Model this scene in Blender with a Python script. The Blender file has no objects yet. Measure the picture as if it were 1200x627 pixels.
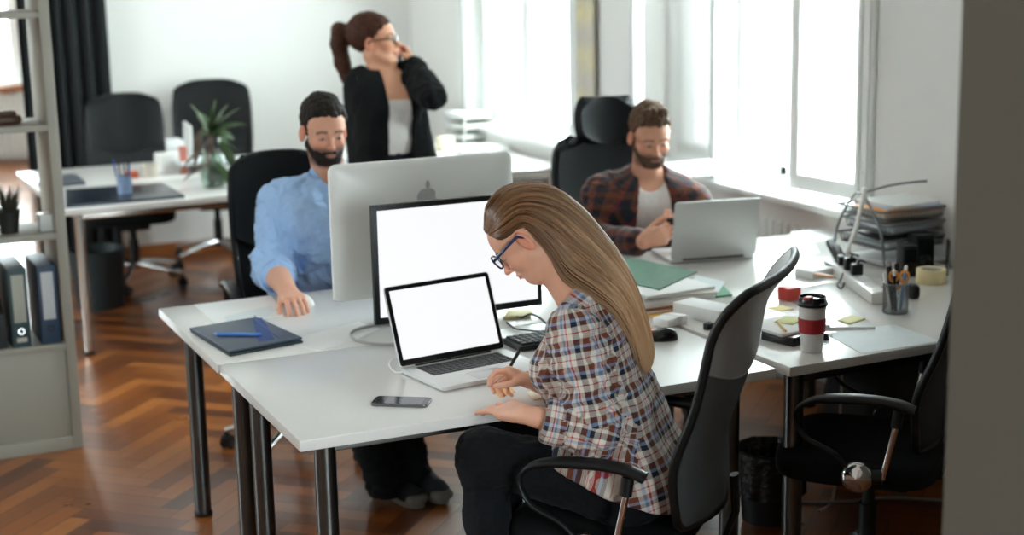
import bpy, bmesh, math, random
import numpy as np
from mathutils import Vector, Matrix, Euler
random.seed(7); rng = np.random.default_rng(7)
PI = math.pi; R = math.radians
SC = bpy.context.scene; COL = SC.collection
# ---------------------------------------------------------------- camera model
# room axes: x runs along the back wall towards the window wall, y runs into the room, z up
F = 1856.0; PIT = .208; ROL = .0201; CAMH = 1.99; RA = .4434
def room(p):
    x, y = p[0], p[1]
    return np.array([x*math.cos(RA)+y*math.sin(RA), -x*math.sin(RA)+y*math.cos(RA)] + list(p[2:]))
def ray(px, py):
    r2 = (px-600)/F; u2 = -(py-313.5)/F
    cr, sr = math.cos(ROL), math.sin(ROL); r = r2*cr+u2*sr; u = -r2*sr+u2*cr
    c, s = math.cos(PIT), math.sin(PIT)
    return room([r, c+u*s, -s+u*c])
def Pz(px, py, z):
    d = ray(px, py); return np.array([0, 0, CAMH]) + d*((z-CAMH)/d[2])
def Pu(px, py, u):
    d = ray(px, py); return np.array([0, 0, CAMH]) + d*(u/d[0])
def Pv(px, py, v):
    d = ray(px, py); return np.array([0, 0, CAMH]) + d*(v/d[1])
FW = room([0., 1., 0.])
def Pd(px, py, Y):
    d = ray(px, py); return np.array([0, 0, CAMH]) + d*(Y/float(d @ FW))
def old(x, y, z=0.):    # camera-aligned direction -> room direction
    return room([x, y, z])
def make_camera():
    cd = bpy.data.cameras.new('camera'); co = bpy.data.objects.new('camera', cd); COL.objects.link(co)
    cd.sensor_width = 36; cd.sensor_fit = 'HORIZONTAL'; cd.lens = F*36/1200; cd.clip_start = .05; cd.clip_end = 200
    c, s = math.cos(PIT), math.sin(PIT); cr, sr = math.cos(ROL), math.sin(ROL)
    U = np.array([0, s, c]); fw = np.array([0, c, -s]); X = np.array([1., 0, 0])
    right = room(cr*X - sr*U); up = room(sr*X + cr*U); fw = room(fw)
    m = Matrix(((right[0], up[0], -fw[0], 0), (right[1], up[1], -fw[1], 0), (right[2], up[2], -fw[2], CAMH), (0, 0, 0, 1)))
    co.matrix_world = m
    cd.dof.use_dof = True; cd.dof.focus_distance = 4.2; cd.dof.aperture_fstop = 2.2
    SC.camera = co
# ---------------------------------------------------------------- objects
def tag(o, label=None, cat=None, group=None, kind=None):
    if label: o['label'] = label
    if cat: o['category'] = cat
    if group: o['group'] = group
    if kind: o['kind'] = kind
    return o
def empty(name, loc=(0, 0, 0), rz=0, label=None, cat=None, group=None):
    o = bpy.data.objects.new(name, None); COL.objects.link(o); o.location = loc; o.rotation_euler = (0, 0, rz)
    o.empty_display_size = .1
    return tag(o, label, cat, group)
def link(name, me, mat=None, parent=None, smooth=35, rel=False):
    if mat is not None and len(me.materials) == 0: me.materials.append(mat)
    if smooth is not None and len(me.polygons):
        me.polygons.foreach_set('use_smooth', np.ones(len(me.polygons), bool))
        if smooth < 180: me.set_sharp_from_angle(angle=R(smooth))
    o = bpy.data.objects.new(name, me); COL.objects.link(o)
    if parent is not None:
        o.parent = parent
        if rel:                                  # geometry given in room coordinates
            p = parent; M = Matrix()
            chain = []
            while p is not None: chain.append(p); p = p.parent
            for q in reversed(chain): M = M @ q.matrix_basis if q is chain[-1] else M @ q.matrix_parent_inverse @ q.matrix_basis
            o.matrix_parent_inverse = M.inverted()
    return o
def copy_tree(o, parent=None):
    c = o.copy(); COL.objects.link(c)
    if parent is not None: c.parent = parent
    for ch in list(o.children): copy_tree(ch, c)
    return c
class MB:
    """collects shapes into one mesh"""
    def __init__(s): s.v = []; s.f = []; s.uv = []
    def add(s, vs, fs, M=None):
        n = len(s.v)
        for p in vs:
            p = Vector(p)
            s.v.append(tuple(M @ p) if M is not None else tuple(p))
        s.f += [tuple(i+n for i in f) for f in fs]; return s
    def box(s, c, d, M=None, rz=0, b=0.0):
        """box with chamfered edges"""
        hx, hy, hz = d[0]/2, d[1]/2, d[2]/2
        b = min(b, hx*.9, hy*.9, hz*.9)
        T = Matrix.Translation(c) @ Matrix.Rotation(rz, 4, 'Z')
        if M is not None: T = M @ T
        bm = bmesh.new(); bmesh.ops.create_cube(bm, size=1)
        for v in bm.verts: v.co = Vector((v.co.x*2*hx, v.co.y*2*hy, v.co.z*2*hz))
        if b > 0: bmesh.ops.bevel(bm, geom=list(bm.edges), offset=b, segments=2, profile=.6, affect='EDGES')
        return s.bm(bm, T)
    def bm(s, bm, M=None):
        bm.verts.ensure_lookup_table(); bm.verts.index_update()
        s.add([v.co.copy() for v in bm.verts], [[v.index for v in f.verts] for f in bm.faces], M); bm.free(); return s
    def prism(s, poly, z0, z1, M=None, b=0.0):
        n = len(poly)
        if sum(poly[i][0]*poly[(i+1) % n][1]-poly[(i+1) % n][0]*poly[i][1] for i in range(n)) < 0: poly = poly[::-1]
        bm = bmesh.new()
        lo = [bm.verts.new((p[0], p[1], z0)) for p in poly]; hi = [bm.verts.new((p[0], p[1], z1)) for p in poly]
        bm.faces.new(lo[::-1]); bm.faces.new(hi)
        for i in range(n): bm.faces.new((lo[i], lo[(i+1) % n], hi[(i+1) % n], hi[i]))
        if b > 0: bmesh.ops.bevel(bm, geom=list(bm.edges), offset=b, segments=2, profile=.6, affect='EDGES')
        return s.bm(bm, M)
    def tube(s, pts, r, n=10, M=None, cap=True, closed=False, flat=1.0, up=(0, 0, 1)):
        pts = [Vector(p) for p in pts]; m = len(pts)
        rs = r if hasattr(r, '__len__') else [r]*m
        vs = []; prev = None
        for i, p in enumerate(pts):
            a = pts[(i-1) % m] if (closed or i > 0) else p; b_ = pts[(i+1) % m] if (closed or i < m-1) else p
            t = (b_-a)
            if t.length < 1e-9: t = Vector((0, 0, 1))
            t.normalize()
            if prev is None:
                u = Vector(up); 
                if abs(u.dot(t)) > .95: u = Vector((1, 0, 0))
                prev = (u - t*u.dot(t)).normalized()
            else:
                prev = (prev - t*prev.dot(t)).normalized()
            w = t.cross(prev)
            for k in range(n):
                an = 2*PI*k/n
                vs.append(p + prev*math.cos(an)*rs[i]*flat + w*math.sin(an)*rs[i])
        fs = []
        for i in range(m if closed else m-1):
            j = (i+1) % m
            for k in range(n): fs.append((i*n+k, i*n+(k+1) % n, j*n+(k+1) % n, j*n+k))
        if cap and not closed: fs.append(tuple(range(n))[::-1]); fs.append(tuple((m-1)*n+k for k in range(n)))
        return s.add(vs, fs, M)
    def lathe(s, prof, n=32, M=None, cap=(False, False)):
        vs = []; fs = []; m = len(prof)
        for (r, z) in prof:
            for k in range(n): vs.append((r*math.cos(2*PI*k/n), r*math.sin(2*PI*k/n), z))
        for i in range(m-1):
            for k in range(n): fs.append((i*n+k, i*n+(k+1) % n, (i+1)*n+(k+1) % n, (i+1)*n+k))
        if cap[0]: fs.append(tuple(range(n))[::-1])
        if cap[1]: fs.append(tuple((m-1)*n+k for k in range(n)))
        return s.add(vs, fs, M)
    def sq(s, c, d, e1=.4, e2=.4, n=24, M=None, rz=0):
        """superellipsoid cushion"""
        def g(x, e): return math.copysign(abs(x)**e, x)
        vs = []; fs = []; m = n//2
        for i in range(m+1):
            ph = -PI/2+PI*i/m
            for k in range(n):
                th = 2*PI*k/n
                x = d[0]/2*g(math.cos(ph), e1)*g(math.cos(th), e2); y = d[1]/2*g(math.cos(ph), e1)*g(math.sin(th), e2)
                vs.append((x*math.cos(rz)-y*math.sin(rz)+c[0], x*math.sin(rz)+y*math.cos(rz)+c[1], d[2]/2*g(math.sin(ph), e1)+c[2]))
        for i in range(m):
            for k in range(n): fs.append((i*n+k, i*n+(k+1) % n, (i+1)*n+(k+1) % n, (i+1)*n+k))
        return s.add(vs, fs, M)
    def grid(s, fn, nu, nv, M=None):
        vs = [fn(i/nu, j/nv) for j in range(nv+1) for i in range(nu+1)]
        fs = [(j*(nu+1)+i, j*(nu+1)+i+1, (j+1)*(nu+1)+i+1, (j+1)*(nu+1)+i) for j in range(nv) for i in range(nu)]
        return s.add(vs, fs, M)
    def shell(s, fn, nu, nv, t, M=None):
        """grid surface with thickness t along its normal"""
        P = [[Vector(fn(i/nu, j/nv)) for i in range(nu+1)] for j in range(nv+1)]
        vs = []; W = nu+1
        for sgn in (.5, -.5):
            for j in range(nv+1):
                for i in range(nu+1):
                    a = P[j][min(i+1, nu)]-P[j][max(i-1, 0)]; b = P[min(j+1, nv)][i]-P[max(j-1, 0)][i]
                    nn = a.cross(b); nn = nn.normalized() if nn.length > 1e-12 else Vector((0, 0, 1))
                    vs.append(P[j][i]+nn*t*sgn)
        o = (nu+1)*(nv+1); fs = []
        for j in range(nv):
            for i in range(nu):
                a, b, c, d = j*W+i, j*W+i+1, (j+1)*W+i+1, (j+1)*W+i
                fs.append((a, b, c, d)); fs.append((o+d, o+c, o+b, o+a))
        for i in range(nu):
            fs.append((i+1, i, o+i, o+i+1)); k = nv*W; fs.append((k+i, k+i+1, o+k+i+1, o+k+i))
        for j in range(nv):
            fs.append((j*W, (j+1)*W, o+(j+1)*W, o+j*W)); fs.append(((j+1)*W+nu, j*W+nu, o+j*W+nu, o+(j+1)*W+nu))
        return s.add(vs, fs, M)
    def mesh(s, name):
        me = bpy.data.meshes.new(name); me.from_pydata(s.v, [], s.f); me.update(); return me
    def build(s, name, mat, parent=None, smooth=35, rel=False):
        return link(name, s.mesh(name), mat, parent, smooth, rel)
def align(d, up=(0, 0, 1)):
    """matrix whose z axis is d"""
    z = Vector(d).normalized(); u = Vector(up)
    if abs(z.dot(u)) > .98: u = Vector((0, 1, 0))
    x = u.cross(z).normalized(); y = z.cross(x)
    return Matrix(((x.x, y.x, z.x, 0), (x.y, y.y, z.y, 0), (x.z, y.z, z.z, 0), (0, 0, 0, 1)))
T = Matrix.Translation
def RZ(a): return Matrix.Rotation(a, 4, 'Z')
def arc(c, r, a0, a1, n, ax='xz'):
    out = []
    for i in range(n+1):
        a = a0+(a1-a0)*i/n; p = [c[0], c[1], c[2]]
        i0, i1 = 'xyz'.index(ax[0]), 'xyz'.index(ax[1])
        p[i0] += r*math.cos(a); p[i1] += r*math.sin(a); out.append(tuple(p))
    return out
def spline(pts, n=8, closed=False):
    """Catmull-Rom through points"""
    P = [Vector(p) for p in pts]; m = len(P); out = []
    rngi = range(m if closed else m-1)
    for i in rngi:
        p1, p2 = P[i], P[(i+1) % m]
        p0 = P[(i-1) % m] if (closed or i > 0) else p1*2-p2
        p3 = P[(i+2) % m] if (closed or i < m-2) else p2*2-p1
        for k in range(n):
            t = k/n
            out.append(.5*((2*p1)+(p2-p0)*t+(2*p0-5*p1+4*p2-p3)*t*t+(3*p1-p0-3*p2+p3)*t**3))
    if not closed: out.append(P[-1])
    return out
# ---------------------------------------------------------------- materials
def lin(c):
    c = c/255.; return c/12.92 if c <= .04045 else ((c+.055)/1.055)**2.4
def rgb(r, g, b): return (lin(r), lin(g), lin(b), 1)
class NT:
    def __init__(s, name):
        s.m = bpy.data.materials.new(name); s.m.use_nodes = True; s.t = s.m.node_tree; s.n = s.t.nodes; s.n.clear()
        s.out = s.n.new('ShaderNodeOutputMaterial'); s.b = s.n.new('ShaderNodeBsdfPrincipled')
        s.t.links.new(s.b.outputs[0], s.out.inputs[0])
    def new(s, k, **kw):
        n = s.n.new(k)
        for a, v in kw.items():
            if a.startswith('i_'): n.inputs[a[2:].replace('_', ' ')].default_value = v
            else: setattr(n, a, v)
        return n
    def l(s, a, b): s.t.links.new(a, b)
    def math(s, op, a, b=None, c=None):
        n = s.n.new('ShaderNodeMath'); n.operation = op
        for i, x in enumerate((a, b, c)):
            if x is None: continue
            if isinstance(x, (int, float)): n.inputs[i].default_value = x
            else: s.l(x, n.inputs[i])
        return n.outputs[0]
    def mix(s, f, a, b, mode='MIX'):
        n = s.n.new('ShaderNodeMix'); n.data_type = 'RGBA'; n.blend_type = mode
        for i, x in ((0, f), (6, a), (7, b)):
            if isinstance(x, (int, float)): n.inputs[i].default_value = x
            elif isinstance(x, tuple): n.inputs[i].default_value = x
            else: s.l(x, n.inputs[i])
        return n.outputs[2]
    def ramp(s, x, stops, interp='LINEAR'):
        n = s.n.new('ShaderNodeValToRGB'); n.color_ramp.interpolation = interp; e = n.color_ramp.elements
        while len(e) < len(stops): e.new(.5)
        for k, (p, c) in enumerate(stops): e[k].position = p; e[k].color = c
        s.l(x, n.inputs[0]); return n.outputs[0]
    def noise(s, scale, detail=2, vec=None, rough=.5):
        n = s.new('ShaderNodeTexNoise'); n.inputs['Scale'].default_value = scale; n.inputs['Detail'].default_value = detail
        n.inputs['Roughness'].default_value = rough
        if vec is not None: s.l(vec, n.inputs['Vector'])
        return n.outputs['Fac']
    def obj(s): return s.new('ShaderNodeTexCoord').outputs['Object']
    def uv(s): return s.new('ShaderNodeTexCoord').outputs['UV']
    def bump(s, h, strength=.3, dist=.002):
        n = s.new('ShaderNodeBump'); n.inputs['Strength'].default_value = strength; n.inputs['Distance'].default_value = dist
        s.l(h, n.inputs['Height']); s.l(n.outputs[0], s.b.inputs['Normal'])
    def set(s, **kw):
        for k, v in kw.items(): s.b.inputs[k.replace('_', ' ')].default_value = v
        return s
def mat(name, col, rough=.5, metal=0, var=.06, vs=30, bump=0, bs=200, bd=.001, coat=0, spec=None, emit=None, es=1, sheen=0, stretch=None, ior=None):
    t = NT(name); c = col if len(col) == 4 else rgb(*col)
    vec = t.obj()
    if stretch:
        mp = t.new('ShaderNodeMapping'); mp.inputs['Scale'].default_value = stretch; t.l(vec, mp.inputs[0]); vec = mp.outputs[0]
    nz = t.noise(vs, 3, vec)
    lo = tuple(max(0, x*(1-var)) for x in c[:3])+(1,); hi = tuple(min(1, x*(1+var)) for x in c[:3])+(1,)
    t.l(t.mix(nz, lo, hi), t.b.inputs['Base Color'])
    t.set(Roughness=rough, Metallic=metal)
    if coat: t.b.inputs['Coat Weight'].default_value = coat; t.b.inputs['Coat Roughness'].default_value = .1
    if spec is not None: t.b.inputs['Specular IOR Level'].default_value = spec
    if sheen: t.b.inputs['Sheen Weight'].default_value = sheen
    if bump: t.bump(t.noise(bs, 3, vec), bump, bd)
    if emit: t.b.inputs['Emission Color'].default_value = rgb(*emit); t.b.inputs['Emission Strength'].default_value = es
    return t.m
def weave(name, col, col2, scale=700, rough=.75):
    """fine woven mesh fabric"""
    t = NT(name); v = t.obj()
    w = t.new('ShaderNodeTexWave'); w.bands_direction = 'Z'; w.inputs['Scale'].default_value = scale/6.28; t.l(v, w.inputs[0])
    w2 = t.new('ShaderNodeTexWave'); w2.bands_direction = 'X'; w2.inputs['Scale'].default_value = scale/6.28; t.l(v, w2.inputs[0])
    h = t.math('MULTIPLY', w.outputs['Fac'], w2.outputs['Fac'])
    t.l(t.mix(h, rgb(*col), rgb(*col2)), t.b.inputs['Base Color']); t.set(Roughness=rough); t.bump(h, .6, .001)
    return t.m
def plaid(name, warp, weft, period, fold=.0015, wave=4.0):
    """checked cloth from two stripe sets over UVs in metres; warp/weft are constant ramp stops"""
    t = NT(name); sep = t.new('ShaderNodeSeparateXYZ'); uv = t.uv()
    nz = t.new('ShaderNodeTexNoise'); nz.inputs['Scale'].default_value = wave*2; nz.inputs['Detail'].default_value = 2; t.l(t.obj(), nz.inputs['Vector'])
    vm = t.new('ShaderNodeVectorMath', operation='MULTIPLY_ADD'); t.l(nz.outputs['Color'], vm.inputs[0]); vm.inputs[1].default_value = (.012, .012, 0); t.l(uv, vm.inputs[2])
    t.l(vm.outputs[0], sep.inputs[0])
    a = t.math('FRACT', t.math('DIVIDE', sep.outputs[0], period)); b = t.math('FRACT', t.math('DIVIDE', sep.outputs[1], period))
    ca = t.ramp(a, warp, 'CONSTANT'); cb = t.ramp(b, weft, 'CONSTANT')
    tw = t.math('FRACT', t.math('MULTIPLY', t.math('ADD', sep.outputs[0], sep.outputs[1]), 350))
    tw = t.math('GREATER_THAN', tw, .5); tw = t.math('MULTIPLY_ADD', tw, .3, .35)
    t.l(t.mix(tw, ca, cb), t.b.inputs['Base Color'])
    t.set(Roughness=.85); t.b.inputs['Sheen Weight'].default_value = .15
    h = t.math('ADD', t.math('MULTIPLY', t.noise(14, 3, t.obj()), 1.0), t.math('MULTIPLY', t.noise(500, 1, t.obj()), .03))
    t.bump(h, .5, .012)
    return t.m
# ---------------------------------------------------------------- smooth bodies (distance fields turned into surfaces)
V3 = lambda *a: np.array(a, dtype=float)
def unit(v): v = np.asarray(v, float); return v/np.linalg.norm(v)
def rc(a, b, r1, r2, k=.02, op='+'):
    a = np.asarray(a, float); b = np.asarray(b, float)
    return dict(t='rc', a=a, b=b, r1=r1, r2=r2, k=k, op=op, lo=np.minimum(a, b)-max(r1, r2), hi=np.maximum(a, b)+max(r1, r2))
def el(c, r, Rm=None, k=.02, op='+'):
    c = np.asarray(c, float); r = np.asarray(r, float); m = r.max()
    return dict(t='el', c=c, r=r, R=np.eye(3) if Rm is None else Rm, k=k, op=op, lo=c-m, hi=c+m)
def chain(pts, rs, k=.02): return [rc(pts[i], pts[i+1], rs[i], rs[i+1], k) for i in range(len(pts)-1)]
def prim_d(p, X, Y, Z, g=0.0):
    if p['t'] == 'rc':
        a, ab = p['a'], p['b']-p['a']; L2 = max(float(ab@ab), 1e-12)
        t = np.clip(((X-a[0])*ab[0]+(Y-a[1])*ab[1]+(Z-a[2])*ab[2])/L2, 0, 1)
        d = np.sqrt((X-a[0]-t*ab[0])**2+(Y-a[1]-t*ab[1])**2+(Z-a[2]-t*ab[2])**2)
        return d-(p['r1']+(p['r2']-p['r1'])*t)-g
    c, r, M = p['c'], p['r']+g, p['R']      # columns of R are the local axes
    x = (X-c[0])*M[0, 0]+(Y-c[1])*M[1, 0]+(Z-c[2])*M[2, 0]
    y = (X-c[0])*M[0, 1]+(Y-c[1])*M[1, 1]+(Z-c[2])*M[2, 1]
    z = (X-c[0])*M[0, 2]+(Y-c[1])*M[1, 2]+(Z-c[2])*M[2, 2]
    k0 = np.sqrt((x/r[0])**2+(y/r[1])**2+(z/r[2])**2); k1 = np.sqrt((x/r[0]**2)**2+(y/r[1]**2)**2+(z/r[2]**2)**2)
    return k0*(k0-1)/np.maximum(k1, 1e-6)
def field(prims, h, grow=0.0, pad=.03, planes=(), lo=None, hi=None, extra=None):
    """planes: (point, normal, k) keep the side opposite the normal"""
    ad = [p for p in prims if p['op'] == '+']
    if lo is None: lo = np.min([p['lo'] for p in ad], axis=0)-grow-pad
    if hi is None: hi = np.max([p['hi'] for p in ad], axis=0)+grow+pad
    n = np.ceil((hi-lo)/h).astype(int)+1
    D = np.full(n, .3, np.float32)
    ax = [lo[i]+h*np.arange(n[i]) for i in range(3)]
    for p in prims:
        m = p['k']+.02+grow
        s = []
        for i in range(3):
            a = int(max(0, math.floor((p['lo'][i]-m-lo[i])/h))); b = int(min(n[i], math.ceil((p['hi'][i]+m-lo[i])/h)+1)); s.append(slice(a, max(a, b)))
        s = tuple(s)
        if any(q.stop <= q.start for q in s): continue
        X = ax[0][s[0]][:, None, None].astype(np.float32); Y = ax[1][s[1]][None, :, None].astype(np.float32); Z = ax[2][s[2]][None, None, :].astype(np.float32)
        d = prim_d(p, X, Y, Z, grow if p['op'] == '+' else 0.0).astype(np.float32); A = D[s]; k = p['k']
        if p['op'] == '+':
            hh = np.maximum(k-np.abs(A-d), 0)/k; D[s] = np.minimum(A, d)-hh*hh*k/4
        else:
            hh = np.maximum(k-np.abs(A+d), 0)/k; D[s] = np.maximum(A, -d)+hh*hh*k/4
    if extra is not None or len(planes):
        X = ax[0][:, None, None].astype(np.float32); Y = ax[1][None, :, None].astype(np.float32); Z = ax[2][None, None, :].astype(np.float32)
        for (pt, nr, k) in planes:
            nr = unit(nr); d = ((X-pt[0])*nr[0]+(Y-pt[1])*nr[1]+(Z-pt[2])*nr[2]).astype(np.float32)
            hh = np.maximum(k-np.abs(D-d), 0)/k; D = np.maximum(D, d)+hh*hh*k/4
        if extra is not None: D = extra(D, X, Y, Z)
    D[0] = np.maximum(D[0], .001); D[-1] = np.maximum(D[-1], .001); D[:, 0] = np.maximum(D[:, 0], .001); D[:, -1] = np.maximum(D[:, -1], .001)
    D[:, :, 0] = np.maximum(D[:, :, 0], .001); D[:, :, -1] = np.maximum(D[:, :, -1], .001)
    return D, lo, h
def surface(D, lo, h, name):
    """surface nets"""
    S = D < 0
    c = [S[i:S.shape[0]-1+i, j:S.shape[1]-1+j, k:S.shape[2]-1+k] for i in (0, 1) for j in (0, 1) for k in (0, 1)]
    al = c[0].copy(); an = c[0].copy()
    for q in c[1:]: al &= q; an |= q
    act = an & ~al; idx = np.argwhere(act); n = len(idx)
    num = -np.ones(act.shape, np.int32); num[tuple(idx.T)] = np.arange(n)
    acc = np.zeros((n, 3)); cnt = np.zeros(n)
    cor = [(i, j, k) for i in (0, 1) for j in (0, 1) for k in (0, 1)]
    val = {q: D[idx[:, 0]+q[0], idx[:, 1]+q[1], idx[:, 2]+q[2]].astype(float) for q in cor}
    for a in cor:
        for d in range(3):
            if a[d]: continue
            b = list(a); b[d] = 1; b = tuple(b); va, vb = val[a], val[b]; m = (va < 0) != (vb < 0)
            t = np.where(m, va/np.where(m, va-vb, 1), 0)
            p = np.tile(np.array(a, float), (n, 1)); p[:, d] = t
            acc[m] += p[m]; cnt[m] += 1
    V = (idx+acc/np.maximum(cnt, 1)[:, None])*h+lo
    quads = []
    for d in range(3):
        sl0 = [slice(None)]*3; sl1 = [slice(None)]*3; sl0[d] = slice(0, -1); sl1[d] = slice(1, None)
        a, b = S[tuple(sl0)], S[tuple(sl1)]; e1, e2 = [(1, 2), (2, 0), (0, 1)][d]
        for flip, m in ((False, a & ~b), (True, ~a & b)):
            q = np.argwhere(m)
            ok = (q[:, e1] > 0) & (q[:, e2] > 0) & (q[:, e1] < S.shape[e1]-1) & (q[:, e2] < S.shape[e2]-1); q = q[ok]
            def cell(o1, o2):
                r = q.copy(); r[:, e1] -= o1; r[:, e2] -= o2; return num[r[:, 0], r[:, 1], r[:, 2]]
            Q = np.stack([cell(1, 1), cell(0, 1), cell(0, 0), cell(1, 0)], 1)
            if flip: Q = Q[:, ::-1]
            quads.append(Q)
    Q = np.concatenate(quads); Q = Q[(Q >= 0).all(1)]
    me = bpy.data.meshes.new(name); me.vertices.add(n); me.vertices.foreach_set('co', V.astype(np.float32).ravel())
    me.loops.add(len(Q)*4); me.loops.foreach_set('vertex_index', Q.ravel().astype(np.int32))
    me.polygons.add(len(Q)); me.polygons.foreach_set('loop_start', np.arange(0, len(Q)*4, 4, dtype=np.int32))
    me.update(calc_edges=True); me.validate()
    return me
def verts(me):
    a = np.empty(len(me.vertices)*3, np.float32); me.vertices.foreach_get('co', a); return a.reshape(-1, 3).astype(float)
def normals(me):
    a = np.empty(len(me.vertices)*3, np.float32); me.vertices.foreach_get('normal', a); return a.reshape(-1, 3).astype(float)
def setv(me, V): me.vertices.foreach_set('co', V.astype(np.float32).ravel()); me.update()
def wob(V, f, seed=0):
    """smooth pseudo noise from warped sines, about -1..1"""
    r = np.random.default_rng(seed); out = 0; W = V*f; tot = 0
    for o in range(4):
        k = r.normal(size=(3, 3)); k /= np.linalg.norm(k, axis=1)[:, None]; s = 1.9**o
        a = W@k[0]*s+r.uniform(0, 6); b = W@k[1]*s+r.uniform(0, 6); c = W@k[2]*s*1.3
        out = out+np.sin(a+1.7*np.sin(b+.8*np.sin(c)))/1.6**o; tot += 1/1.6**o
    return out/tot
def ridged(V, f, seed=0): return 1-np.abs(wob(V, f, seed))*1.6
def displace(me, d): setv(me, verts(me)+normals(me)*d[:, None])
def folds(me, amp=.005, f=22, seed=1, joints=(), jamp=.008, jr=.12):
    V = verts(me); d = amp*(ridged(V, f, seed)-.4)+amp*.4*wob(V, f*2.3, seed+3)
    for j in joints:
        w = np.exp(-((V-np.asarray(j))**2).sum(1)/jr**2); d = d+w*jamp*(ridged(V, f*1.7, seed+7)-.3)
    displace(me, d)
def color_attr(me, C):
    a = me.color_attributes.new('tone', 'FLOAT_COLOR', 'POINT'); a.data.foreach_set('color', C.astype(np.float32).ravel())
def bone_uv(me, bones):
    """cloth coordinates in metres measured along and around the nearest limb"""
    V = verts(me); nf = len(me.polygons); L = np.empty(len(me.loops), np.int32); me.loops.foreach_get('vertex_index', L)
    Q = L.reshape(nf, 4); Cn = V[Q].mean(1); best = np.full(nf, 9.); bi = np.zeros(nf, int)
    for i, (a, b, ref, rr, bias) in enumerate(bones):
        a = np.asarray(a); b = np.asarray(b); ab = b-a; tr = (Cn-a)@ab/(ab@ab); t = np.clip(tr, 0, 1); d = np.linalg.norm(Cn-a-t[:, None]*ab, axis=1)-rr+bias+np.maximum(0, tr-.97)*np.linalg.norm(ab)*1.2*(i < len(bones)-1)
        m = d < best; best[m] = d[m]; bi[m] = i
    UV = np.zeros((nf, 4, 2))
    for i, (a, b, ref, rr, bias) in enumerate(bones):
        m = bi == i
        if not m.any(): continue
        a = np.asarray(a); ab = np.asarray(b)-a; Lg = np.linalg.norm(ab); z = ab/Lg; x = np.asarray(ref, float); x = unit(x-z*(x@z)); y = np.cross(z, x)
        P = V[Q[m]]-a; C = Cn[m]-a
        ang = np.arctan2(P@y, P@x); ac = np.arctan2(C@y, C@x)[:, None]
        ang = ac+(ang-ac+PI) % (2*PI)-PI
        UV[m, :, 0] = ang*rr+i*.013; UV[m, :, 1] = P@z
    u = me.uv_layers.new(name='cloth'); u.data.foreach_set('uv', UV.astype(np.float32).ravel())
def frame3(fwd, up):
    """columns: left-right (x), forward (y), up (z)"""
    y = unit(fwd); z = unit(np.asarray(up)-y*(np.asarray(up)@y)); x = np.cross(y, z); return np.stack([x, y, z], 1)
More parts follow.
